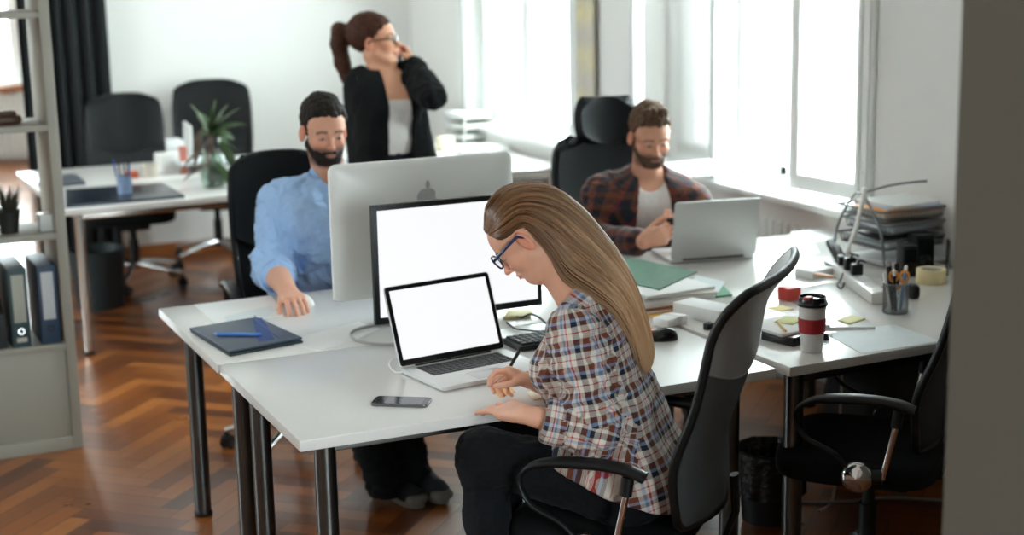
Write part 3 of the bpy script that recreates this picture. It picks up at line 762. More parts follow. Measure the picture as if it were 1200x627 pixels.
def back_surf(hw, zb, zt, lean=.22, y0=-.20, curl=.03, side=.05, lumbar=.03, narrow=.16, taper=.10, rnd=.42):
    """u across (0..1), v up (0..1) -> point of a moulded backrest"""
    def fn(u, v):
        a = 2*u-1
        w = hw*(1-narrow*(1-min(1, v/.45))**2-taper*max(0, v-.72)**1.5/.15)
        # rounded upper and lower corners
        zz = zb+(zt-zb)*v
        corner = max(0, v-.90)/.10; lowc = max(0, .08-v)/.08
        w *= math.sqrt(max(0, 1-rnd*corner**2.4))*math.sqrt(max(0, 1-.35*lowc**2))
        dip = -(zt-zb)*.03*abs(a)**4*corner*rnd/.42
        y = y0-lean*(zz-zb)**1.15/(zt-zb)**.15 + lumbar*math.exp(-((v-.28)/.18)**2) + side*a*a*(1-.3*v) - curl*max(0, (v-.78)/.22)**2
        return (a*w, y, zz+dip)
    return fn
def chair(name, loc, rz, label, group=None, hw=.235, zt=1.14, zb=.50, seat_z=.47, lean=.22, seam=.62, arms=True, headrest=False, mesh_seat=False, chrome_base=True, base_rz=.3, arm_z=.68, leather=None, lower=None, back_y=-.21, back_thick=.022, tilt=0, arms_sides=(-1, 1), pad_y=(-.165, .12), seat_d=.48, curl=.03, hub=True, arm_dx=.045, taper=.10, rnd=.42):
    root = empty(name, loc, rz, label, 'chair', group)
    leather = leather or M_LEATHER; lower = lower or M_MESH
    b = MB(); b.sq((0, .02, seat_z-.035), (.50, seat_d, .10), .45, .42, 40); b.build('seat', M_FABRIC, root, 60)
    b = MB(); b.box((0, 0, seat_z-.10), (.20, .26, .05), b=.012); b.tube([(0, -.08, seat_z-.10), (0, back_y+.0, seat_z-.09), (0, back_y-.04, seat_z+.02), (0, back_y-.035, seat_z+.12)], .022, 8, flat=.5)
    b.tube([(.10, .02, seat_z-.10), (.24, .03, seat_z-.11)], .006, 6); b.build('mechanism', M_BLACK, root)
    b = MB(); b.lathe([(.028, .10), (.028, .27), (.020, .27), (.020, seat_z-.10)], 20, None, (True, False)); b.build('column', M_BLACK, root, 40)
    star_base(root, m=M_CHROME if chrome_base else M_BLACK, rz0=base_rz)
    fn = back_surf(hw, zb, zt, lean, back_y, curl, taper=taper, rnd=rnd)
    def seamf(u): return seam-.05+.22*abs(2*u-1)**1.6*.5
    b = MB(); b.shell(lambda u, v: fn(u, v*seamf(u)), 22, 26, .010); b.build('lower_backrest', lower, root, 60)
    b = MB(); b.shell(lambda u, v: fn(u, seamf(u)+(1-seamf(u))*v), 22, 20, back_thick); b.build('upper_backrest', leather, root, 60)
    n = 30; rim = [fn(0, i/n) for i in range(n)]+[fn(i/12, 1) for i in range(13)]+[fn(1, 1-i/n) for i in range(1, n+1)]+[fn(1-i/8, 0) for i in range(1, 8)]
    b = MB(); b.tube(rim, .0125, 8, closed=True, flat=1.0); b.build('back_frame', M_BLACK, root, 60)
    b = MB(); 
    b.tube([Vector(fn(i/24, seamf(i/24)))+Vector((0, -.012, 0)) for i in range(25)], .0016, 5); b.build('seam_piping', M_GREY, root, 60)
    if headrest:
        def hf(u, v):
            a = 2*u-1; w = .135*(1-.25*abs(2*v-1)**4); base = fn(.5, 1); return (a*w*(1-.04*abs(2*v-1)), base[1]+.0-.03*v+.03*a*a+.02, base[2]-.03+.21*v-.012*abs(a)**3*(2*v-1))
        b = MB(); b.shell(hf, 16, 12, .055); o = b.build('headrest', leather, root, 60); md = o.modifiers.new('round', 'BEVEL'); md.width = .02; md.segments = 3
    if arms:
        for q in arms_sides:
            x = q*(.25+arm_dx); pr, pf = pad_y
            pts = [(x, pr, arm_z-.004), (x, pr+.05, arm_z+.012), (x, (pr+pf)/2, arm_z+.018), (x, pf-.02, arm_z+.008), (x, pf+.035, arm_z-.018), (x*.995, pf+.050, arm_z-.055), (x*.99, pf+.02, arm_z-.11), (x*.985, pf-.06, seat_z+.045), (x*.98, pf-.12, seat_z-.012)]
            sp = spline(pts, 6); m = len(sp)
            b = MB(); b.tube(sp, [.026-.014*min(1, max(0, (i/m-.30)/.22)) for i in range(m)], 12, flat=.55, up=(0, 0, 1)); o = b.build('armrest', M_BLACK, root, 60)
            hy = pf-.13; hz = seat_z-.02
            b = MB(); b.lathe([(0, 0), (.045, 0), (.046, .014), (.040, .022), (0, .024)], 28, Matrix.Translation((x*.98-q*.012, hy, hz))@Matrix.Rotation(q*PI/2, 4, 'Y')); b.tube([(x*.96, hy, hz), (q*.12, hy, seat_z-.085)], .018, 10)
            b.tube([(x*.96, hy, hz), (x*.96, hy-.07, hz+.005)], .022, 10); b.build('arm_joint', M_BLACK, root, 40)
            b = MB(); b.lathe([(.044, .008), (.047, .016), (.043, .027), (.030, .034), (0, .038)], 28, Matrix.Translation((x*.98-q*.012, hy, hz))@Matrix.Rotation(q*PI/2, 4, 'Y')); b.build('hub_cap', M_CHROME, root, 60)
            b = MB(); b.tube([(x*.97, hy-.07, hz+.0), (x, pr+.045, arm_z-.03)], .010, 12); b.build('strut', M_CHROME, root, 60)
            b = MB(); b.tube([(x, pr+.05, arm_z-.055), (x, pr+.043, arm_z-.005)], .016, 10); b.build('strut_socket', M_BLACK, root, 60)
    return root
# ---------------------------------------------------------------- people
def Pxz(px, Y, z):
    """room point in image column px at camera depth Y and height z"""
    a, b = 0., 2500.
    for _ in range(40):
        m = (a+b)/2
        if Pd(px, m-900, Y)[2] > z: a = m
        else: b = m
    return Pd(px, a-900, Y)
HAIRLINE = ([-.13, -.06, -.025, -.004, .02, .035, .06, .1], [-.075, -.062, -.025, .000, .004, .045, .066, .078])
def hair_cap(H, parent, m, h=.003, grow=.012, line=HAIRLINE, amp=.003, f=90, extra_prims=(), front_lift=.0, name='hair', stretch=(1, 1, 1), seed=3, jag=.0022):
    w = .93 if H.fem else 1.0
    pr = [H.E((0, -.020, .047), (.076*w+grow*.5, .097+grow*.6, .082+grow+front_lift*.5)), H.E((0, .030, .055), (.060*w+grow*.6, .050+grow*.4, .040+grow+front_lift), .02)]+list(extra_prims)
    def ex(D, X, Y, Z):
        x = (X-H.c[0])*H.R[0, 0]+(Y-H.c[1])*H.R[1, 0]+(Z-H.c[2])*H.R[2, 0]
        y = ((X-H.c[0])*H.R[0, 1]+(Y-H.c[1])*H.R[1, 1]+(Z-H.c[2])*H.R[2, 1])/H.s
        z = ((X-H.c[0])*H.R[0, 2]+(Y-H.c[1])*H.R[1, 2]+(Z-H.c[2])*H.R[2, 2])/H.s
        zl = np.interp(y, line[0], line[1]).astype(np.float32)
        near = (y < .13) & (y > -.125) & (z > -.13)
        zl = zl+jag*(np.sin(150*x/H.s+1)+.7*np.sin(330*x/H.s)+.8*np.sin(260*y+2))+.10*np.maximum(np.abs(x)/H.s-.030, 0)*(y > .04)
        d = (zl-z)*.8*H.s; T_ = D+np.clip(.020-(z-zl), 0, .04)*.62*H.s
        return np.where(near, np.maximum(T_, d), D)
    D, lo, h = field(pr, h, extra=ex)
    me = surface(D, lo, h, name); V = verts(me); L = H.local(V)*np.array(stretch)
    displace(me, amp*wob(L, f, seed)+amp*.5*wob(L, f*2.2, seed+1)); return link(name, me, m, parent, 180, True)
def beard(H, parent, m, h=.003, grow=.0022, amp=.0012, top=-.046):
    pr = [p for p in H.prims(ear=False) if p['op'] == '+']
    xs, zs = [-.13, -.012, -.004, .012, .035, .06, .08, .12], [-.2, -.2, -.010, -.014, -.034, top-.004, top, top]
    def ex(D, X, Y, Z):
        x = ((X-H.c[0])*H.R[0, 0]+(Y-H.c[1])*H.R[1, 0]+(Z-H.c[2])*H.R[2, 0])/H.s
        y = ((X-H.c[0])*H.R[0, 1]+(Y-H.c[1])*H.R[1, 1]+(Z-H.c[2])*H.R[2, 1])/H.s
        z = ((X-H.c[0])*H.R[0, 2]+(Y-H.c[1])*H.R[1, 2]+(Z-H.c[2])*H.R[2, 2])/H.s
        zl = np.interp(y, xs, zs).astype(np.float32)+.0015*np.sin(300*x); D = np.maximum(D+np.clip(.012-(zl-z), 0, .02)*.28*H.s, (z-zl)*H.s)
        ch = np.maximum(.022-np.abs(x)*.9, -1)*0
        mouth = np.sqrt((x/.0215)**2+((z+.066)/.0080)**2)-1; D = np.where(y > .06, np.maximum(D, -mouth*.008*H.s), D)
        cheek = (np.abs(x)-.020)*-1; # keep the cheeks clear above the jaw
        keep = z-np.interp(np.abs(x), [0, .022, .030, .045, .06], [top, top-.002, -.060, -.052, -.02]).astype(np.float32)
        return np.where(y > .03, np.maximum(D, keep*.8*H.s), D)
    D, lo, h = field(pr, h, grow=grow*H.s, extra=ex); me = surface(D, lo, h, 'beard'); displace(me, amp*wob(H.local(verts(me)), 160, 5)); return link('beard', me, m, parent, 180, True)
def torso(pel, waist, chest, side, rs=(.118, .102, .108), off=(.07, .05, .075), k=.05):
    P = []
    for q in (-1, 1):
        P += [rc(pel+q*side*off[0], waist+q*side*off[1], rs[0], rs[1], k), rc(waist+q*side*off[1], chest+q*side*off[2], rs[1], rs[2], k)]
    return P
def glasses(H, parent, m, w=.026, hh=.018, z=-.002, y=.098, th=1.0):
    b = MB()
    for q in (-1, 1):
        pts = []
        for i in range(24):
            a = 2*PI*i/24; x = q*.033+w*math.copysign(abs(math.cos(a))**.75, math.cos(a)); zz = z+hh*math.copysign(abs(math.sin(a))**.8, math.sin(a))*(1 if math.sin(a) > 0 else 1.1)
            pts.append(H.p(x, y-.10*abs(x-q*.012)*.6-.15*(zz-z)*0, zz))
        b.tube(pts, .0020*H.s*th, 6, closed=True)
        b.tube([H.p(q*(.033+w), y-.008, z+.008), H.p(q*.072, y-.03, z+.010), H.p(q*.080, .02, z+.012), H.p(q*.0795, -.004, z+.012), H.p(q*.078, -.022, z-.006)], .0021*H.s*th, 6, flat=1.6)
    b.tube(spline([H.p(-.008, y, z+.006), H.p(0, y+.003, z+.009), H.p(.008, y, z+.006)], 4), .0018*H.s, 6)
    o = b.build('glasses', m, parent, 60, True)
    g = MB()
    for q in (-1, 1):
        c = [H.p(q*.033+w*.96*math.cos(2*PI*i/20), y-.003, z+hh*.95*math.sin(2*PI*i/20)) for i in range(20)]; g.add(c, [tuple(range(20))])
    g.build('lens', M_GLASS, o, None, True); return o
def strands(parent, fn, n, m, name='hair_strands', pts=26, r=.0007, seed=1, lockc=True, cols=((.12, .06, .03), (.34, .19, .10), (.5, .32, .18))):
    """thin tapering hairs following fn(k, t) -> points; each hair has its own natural tone"""
    rg = np.random.default_rng(seed); vs = []; fs = []; C = []
    for k in range(n):
        P = fn(k, rg)
        if P is None: continue
        P = np.asarray(P); m_ = len(P); tn = np.gradient(P, axis=0); tn /= np.linalg.norm(tn, axis=1)[:, None]+1e-9
        a = np.cross(tn, np.array([.3, .2, 1.])); a /= np.linalg.norm(a, axis=1)[:, None]+1e-9; b = np.cross(tn, a)
        rr = r*rg.uniform(.7, 1.4)*np.clip(np.minimum(1, (1-np.linspace(0, 1, m_))*6+.15), 0, 1)[:, None]
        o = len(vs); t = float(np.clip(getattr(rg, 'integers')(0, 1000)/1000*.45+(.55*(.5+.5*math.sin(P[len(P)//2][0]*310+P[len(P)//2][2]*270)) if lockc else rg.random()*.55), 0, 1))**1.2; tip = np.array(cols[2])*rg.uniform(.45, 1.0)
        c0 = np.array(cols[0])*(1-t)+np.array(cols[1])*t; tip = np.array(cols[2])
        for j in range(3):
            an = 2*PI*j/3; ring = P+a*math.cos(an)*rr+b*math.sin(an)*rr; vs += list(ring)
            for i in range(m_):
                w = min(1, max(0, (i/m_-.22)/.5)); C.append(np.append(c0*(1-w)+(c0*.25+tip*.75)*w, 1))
        for j in range(3):
            j2 = (j+1) % 3
            for i in range(m_-1): fs.append((o+j*m_+i, o+j*m_+i+1, o+j2*m_+i+1, o+j2*m_+i))
    me = bpy.data.meshes.new(name); me.from_pydata([tuple(v) for v in vs], [], fs); color_attr(me, np.array(C)); return link(name, me, m, parent, 180, True)
def M_CLOTH(name, col, var=.12, bump=.5, sheen=.1): 
    t = NT(name); c = rgb(*col); n = t.noise(25, 3, t.obj()); f = t.noise(900, 2, t.obj())
    t.l(t.mix(t.math('MULTIPLY_ADD', f, .5, t.math('MULTIPLY', n, .5)), tuple(x*(1-var) for x in c[:3])+(1,), tuple(min(1, x*(1+var)) for x in c[:3])+(1,)), t.b.inputs['Base Color'])
    t.set(Roughness=.92); t.b.inputs['Sheen Weight'].default_value = sheen*.3; t.b.inputs['Specular IOR Level'].default_value = .25; t.bump(t.math('ADD', t.noise(16, 3, t.obj()), t.math('MULTIPLY', f, .04)), bump, .012); return t.m
def attr_hair(name, rough=.42):
    t = NT(name); a = t.new('ShaderNodeAttribute'); a.attribute_name = 'tone'; t.l(a.outputs['Color'], t.b.inputs['Base Color']); t.set(Roughness=rough); t.b.inputs['Specular IOR Level'].default_value = .4; return t.m
def hair_mat(name, c1, c2, sc=140, rough=.45):
    t = NT(name); n = t.noise(sc, 4, t.obj(), .7); t.l(t.ramp(n, [(.3, rgb(*c1)), (.7, rgb(*c2))]), t.b.inputs['Base Color']); t.set(Roughness=max(rough, .6)); t.b.inputs['Specular IOR Level'].default_value = .2; t.bump(n, .6, .003); return t.m
M_SHOEB = mat('dark canvas', (30, 40, 44), .85, var=.1, vs=80, bump=.4, bs=500)
M_SOLE = mat('off white rubber', (112, 108, 99), .7, var=.1, vs=30)
M_LACE = mat('grey brown lace', (158, 146, 130), .8)
def finish_skin(me, root, heads, base, **kw):
    skin_tones(me, heads, base, **kw); return link('body', me, M_SKIN, root, 180, True)
def arm(sh, elb, wr, r=(.047, .040, .039, .027), k=.03):
    mid = elb+(wr-elb)*.28
    return [rc(sh, elb, r[0], r[1], k), rc(elb, mid, r[1]*.95, r[2]*1.06, k), rc(mid, wr, r[2]*1.06, r[3], k)]
def leg(hip, kn, an, r=(.085, .060, .056, .038), k=.04):
    mid = kn+(an-kn)*.3
    return [rc(hip, kn, r[0], r[1], k), rc(kn, mid, r[1]*.95, r[2], k), rc(mid, an, r[2], r[3], k)]
def foot_prims(an, toe, k=.03): return [rc(an, an+(toe-an)*.35+np.array([0, 0, -.02]), .036, .034, k), rc(an+(toe-an)*.3+np.array([0, 0, -.03]), toe, .032, .022, k)]

def woman_writing():
    root = empty('person', tuple(Pxz(738, 4.03, 0)), 0, 'woman in checked shirt and glasses, long fair hair, writing at the front desk', 'person')
    fwd = unit(old(-.93, .37)); side = unit(old(-.37, -.93))      # side = her left, towards the camera
    hipL, hipR = Pxz(736, 3.95, .555), Pxz(744, 4.11, .555); pel = (hipL+hipR)/2+np.array([0, 0, .03])
    kneeL, ankL = Pxz(567, 4.00, .640), Pxz(578, 3.98, .10); kneeR, ankR = Pxz(580, 4.17, .63), Pxz(594, 4.16, .10)
    neckb = Pd(687, 352, 4.06); chest = Pd(694, 412, 4.05); waist = Pd(712, 482, 4.05)
    shL = Pd(671, 388, 3.895); shR = Pd(705, 376, 4.22); elL = Pd(696, 505, 3.845); wrL = Pz(616, 486, .795); elR = Pd(688, 470, 4.27); wrR = Pz(629, 449, .79)
    H = Head(Pd(617, 277, 4.07), old(-.70, .17, -.70), old(-.66, .12, .75), .955, True)
    Pn = torso(pel, waist, chest, side, (.115, .095, .098), (.065, .045, .060))
    Pn += [rc(shL, chest+side*.05+np.array([0, 0, .03]), .046, .06, .05), rc(shR, chest-side*.05+np.array([0, 0, .03]), .046, .06, .05), rc(chest, neckb, .08, .058, .05)]
    for q in (-1, 1): Pn.append(el(chest+fwd*.085+side*q*.062-np.array([0, 0, .045]), (.055, .055, .055), None, .05))
    neck = [rc(H.p(0, -.028, -.055), neckb, .050, .054, .03), rc(H.p(0, .008, -.075), neckb+fwd*.02-np.array([0, 0, .01]), .036, .046, .03)]
    aL = arm(shL, elL, wrL, (.045, .038, .036, .0245)); aR = arm(shR, elR, wrR, (.045, .038, .036, .0245))
    lL = leg(hipL, kneeL, ankL, (.088, .058, .046, .034)); lR = leg(hipR, kneeR, ankR, (.088, .058, .046, .034))
    dL = Pz(568, 472, .782)-wrL
    hL, tl = hand(wrL, dL, old(-.15, .50, -.82), -1, 1.05, [(.25, .50, .30), (.12, .42, .30), (.05, .32, .22), (-.08, .18, .15)], (.80, .25, .55), .19, .0025)
    dR = Pz(583, 433, .815)-wrR
    hR, tr = hand(wrR, dR, old(-.15, -.62, -.75), 1, .93, [(.55, .8, .55), (.75, .95, .6), (.95, 1.0, .7), (1.1, 1.0, .7)], (.80, .10, .62), .02, .003, (.1, .3))
    body = Pn+neck+aL+aR+lL+lR+hL+hR+foot_prims(ankL, Pxz(540, 3.98, .04))+foot_prims(ankR, Pxz(590, 4.2, .04))+H.prims()
    shrink = [dict(p) for p in Pn+lL+lR]; 
    for p in shrink: p['r1'] = p.get('r1', 0)*.93 if p['t'] == 'rc' else 0; 
    D, lo, h = field(body, .003); me = surface(D, lo, h, 'body')
    b = finish_skin(me, root, [H], (lin(226), lin(172), lin(146)), lip=(.48, .17, .14), brow=.0035, browcol=(.09, .05, .03))
    H.eyes(root)
    # jeans
    tr_ = torso(pel, waist, chest, side, (.120, .100, .098), (.066, .045, .060))[0::2]+lL+lR
    D, lo, h = field(tr_, .005, grow=.010, planes=[(waist+np.array([0, 0, .0]), (0, 0, 1), .01), (np.array([0, 0, .115]), (0, 0, -1), .005)])
    me = surface(D, lo, h, 'jeans'); folds(me, .003, 20, 4, [(hipL+kneeL)/2, kneeL, hipL], .007, .12); bone_uv(me, [(hipL, kneeL, (0, 0, 1), .08, 0), (kneeL, ankL, fwd, .055, 0), (hipR, kneeR, (0, 0, 1), .08, 0), (kneeR, ankR, fwd, .055, 0)])
    link('jeans', me, M_CLOTH('black denim', (9, 13, 18), .2), root, 180, True)
    for k_, an, t in ((0, ankL, Pxz(505, 3.96, 0)), (1, ankR, Pxz(560, 4.2, 0))):
        hl = an.copy(); hl[2] = 0.004; f = unit(np.append((t-hl)[:2], 0)); shoe(root, hl-f*.06, hl+f*.20, (0, 0, 1), M_BLACK, M_BLACK, None)
    # shirt
    cut = .54; el2 = elL+(wrL-elL)*.42; er2 = elR+(wrR-elR)*.45
    sp = torso(pel+np.array([0, 0, -.02]), waist, chest, side, (.138, .112, .100), (.070, .050, .060)) + [rc(hipL, hipL+(kneeL-hipL)*.33, .112, .098, .05), rc(hipR, hipR+(kneeR-hipR)*.33, .112, .098, .05)] + Pn[4:7]+Pn[7:] + [rc(shL, elL, .050, .048, .04), rc(elL, el2, .050, .044, .03), rc(shR, elR, .050, .048, .04), rc(elR, er2, .048, .042, .03)]
    ha, hb = Pd(642, 552, 3.90), Pd(775, 580, 4.0); hemn = unit(np.cross(hb-ha, old(.05, 1., .06))); hemn = hemn*np.sign(hemn[2])
    nv = unit(wrL-elL); nR = unit(wrR-elR)
    hole = [rc(neckb-np.array([0, 0, .04])+fwd*.02, H.p(0, 0, -.06), .052, .075, .01, '-')]
    D, lo, h = field(sp+hole, .004, grow=.011, planes=[(Pd(700, 571, 3.88), -hemn, .006)])
    me = surface(D, lo, h, 'shirt')
    folds(me, .0035, 17, 11, [elL, elL+(shL-elL)*.3, shL+np.array([0, 0, -.06]), waist, waist+side*.1], .013, .11)
    bn = [(elL+(shL-elL)*.02, shL, side-.3*fwd, .052, .003), (elL, el2, (0, 0, 1), .05, 0), (elR, shR, fwd, .052, 0), (elR, er2, (0, 0, 1), .05, 0), (pel-np.array([0, 0, .05]), neckb, side-.6*fwd, .125, .028)]
    bone_uv(me, bn)
    W = rgb(214, 207, 198); N = rgb(12, 22, 42); B = rgb(112, 54, 28); LB = rgb(132, 160, 200); RD = rgb(186, 34, 50); DG = rgb(60, 72, 84)
    warp = [(0, W), (.12, N), (.32, W), (.42, B), (.66, W), (.78, LB), (.86, W), (.92, RD), (.97, W)]
    weft = [(0, W), (.12, N), (.30, LB), (.42, B), (.64, W), (.86, RD), (.91, W)]
    MP = plaid('checked cotton', warp, weft, .066)
    sh = link('shirt', me, MP, root, 180, True)
    # turned back cuffs
    for (e, w, tag_) in ((elL, wrL, 0), (elR, wrR, 1)):
        d = unit(w-e); M = Matrix.Translation(e+(w-e)*.40)@align(d, fwd)
        b = MB(); prof = [(.050, -.012), (.058, -.004), (.061, .020), (.060, .052), (.055, .060), (.047, .054), (.043, .020)]
        b.lathe(prof, 40, M); mm = b.mesh('cuff'); V = verts(mm); setv(mm, V+normals(mm)*(.002*wob(V, 40, 8))[:, None])
        bm = mm; uvl = bm.uv_layers.new(name='cloth'); arr = []
        for p in bm.polygons:
            for li in p.loop_indices:
                co = M.inverted()@bm.vertices[bm.loops[li].vertex_index].co; c = M.inverted()@p.center
                ac = math.atan2(c.y, c.x); a = math.atan2(co.y, co.x); a = ac+(a-ac+PI) % (2*PI)-PI; arr += [co.z+.02, a*.055]
        uvl.data.foreach_set('uv', np.array(arr, np.float32)); link('cuff', mm, MP, sh, 180, True)
    # collar
    ax = unit(H.p(0, -.01, -.07)-neckb); cc = neckb+ax*.018; x = unit(fwd-ax*(fwd@ax)); y = np.cross(ax, x)
    def col(u, v):
        a = (u-.5)*2*PI*.93+PI; r = .062+.014*v; zz = .052-.050*v-.012*math.cos(a)*0
        return tuple(cc+x*math.cos(a)*r*1.0+y*math.sin(a)*r*1.02+ax*(zz-.02-.012*math.cos(a)))
    b = MB(); b.shell(col, 48, 8, .004); mm = b.mesh('collar'); uvl = mm.uv_layers.new(name='cloth'); arr = []
    for p in mm.polygons:
        for li in p.loop_indices:
            co = np.array(mm.vertices[mm.loops[li].vertex_index].co)-cc; arr += [co@y+.3*(co@x), co@ax]
    uvl.data.foreach_set('uv', np.array(arr, np.float32)); link('collar', mm, MP, sh, 60, True)
    # long hair
    U = [(569, 270), (575, 240), (598, 219), (638, 216), (673, 236), (706, 272), (733, 314), (750, 358), (762, 400), (763, 424), (758, 437)]
    Lw = [(572, 276), (584, 281), (608, 268), (632, 298), (652, 331), (682, 348), (705, 362), (721, 382), (733, 403), (743, 424), (754, 439)]
    bb = [.030, .070, .086, .090, .088, .088, .088, .076, .052, .026, .008]; Yc = [4.07, 4.07, 4.07, 4.07, 4.06, 4.05, 4.04, 4.03, 4.02, 4.01, 4.0]
    Up = np.array([Pd(*U[i], Yc[i]) for i in range(11)]); Lp = np.array([Pd(*Lw[i], Yc[i]) for i in range(11)]); dep = unit(old(.25, -.97))
    def samp(A, t):
        s = t*10; i = min(9, int(s)); f = s-i
        p1, p2 = A[i], A[i+1]; p0 = A[i-1] if i > 0 else 2*p1-p2; p3 = A[i+2] if i < 9 else 2*p2-p1
        return .5*((2*p1)+(p2-p0)*f+(2*p0-5*p1+4*p2-p3)*f*f+(3*p1-p0-3*p2+p3)*f**3)
    bbA = np.array(bb)
    def hp(t, th, g=1.0):
        t = min(.9995, max(0., t))
        u, l = samp(Up, t), samp(Lp, t); c = (u+l)/2; a = (u-l)/2; d = max(.008, float(samp(bbA, t)))
        ct, st = math.cos(th), math.sin(th); e = .72
        return c+a*math.copysign(abs(ct)**e, ct)*g+dep*d*math.copysign(abs(st)**e, st)*g
    M_HB = hair_mat('fair brown hair', (70, 44, 30), (128, 88, 60), 90)
    b = MB(); nu, nv = 64, 60
    vs = [tuple(hp(j/nv*.86, 2*PI*i/nu, (.955+.02*math.sin(i*1.7+j*.05)*math.sin(i*.9))*(1-.6*(max(0, j/nv-.70)/.30)**1.5))) for j in range(nv+1) for i in range(nu)]
    fs = [(j*nu+i, j*nu+(i+1) % nu, (j+1)*nu+(i+1) % nu, (j+1)*nu+i) for j in range(nv) for i in range(nu)]+[tuple(range(nu))[::-1], tuple(nv*nu+i for i in range(nu))]
    b.add(vs, fs); hair = b.build('hair', M_HB, root, 180, True)
    def one(k, rg):
        th = rg.uniform(-1.9, 1.95)*1.0 if rg.random() < .9 else rg.uniform(0, 2*PI)
        t0 = rg.uniform(.0, .05) if rg.random() < .55 else rg.uniform(.02, .45); t1 = min(1, 1.0-abs(rg.normal())*.15); g0 = rg.uniform(.955, 1.015); ph = rg.uniform(0, 6, 3); am = rg.uniform(.0, .05)
        lift = rg.random() < .02; rg2 = rg.random()
        lock = round(th/.16)*.16
        P = []
        for i in range(30):
            t = t0+(t1-t0)*i/29; tt = min(.999, max(0, t))
            w = max(0, tt-.45)/.55
            thh = th*(1-.45*w)+lock*.45*w+am*math.sin(ph[0]+5*tt)+.10*w*math.sin(ph[1]+9*tt)
            P.append(hp(tt, thh, g0+(.02*math.sin(ph[2]+7*tt)+.055*w*math.sin(lock*19+3*tt)-.16*w*w*rg2)+(.06*w if lift else 0)))
        return P
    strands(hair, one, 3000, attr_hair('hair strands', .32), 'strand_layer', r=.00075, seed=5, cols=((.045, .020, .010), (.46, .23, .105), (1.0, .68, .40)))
    M_NAVY = mat('navy acetate', (26, 44, 84), .2, var=.1)
    glasses(H, root, M_NAVY, .027, .020, .006, .103, 1.45)
    return H

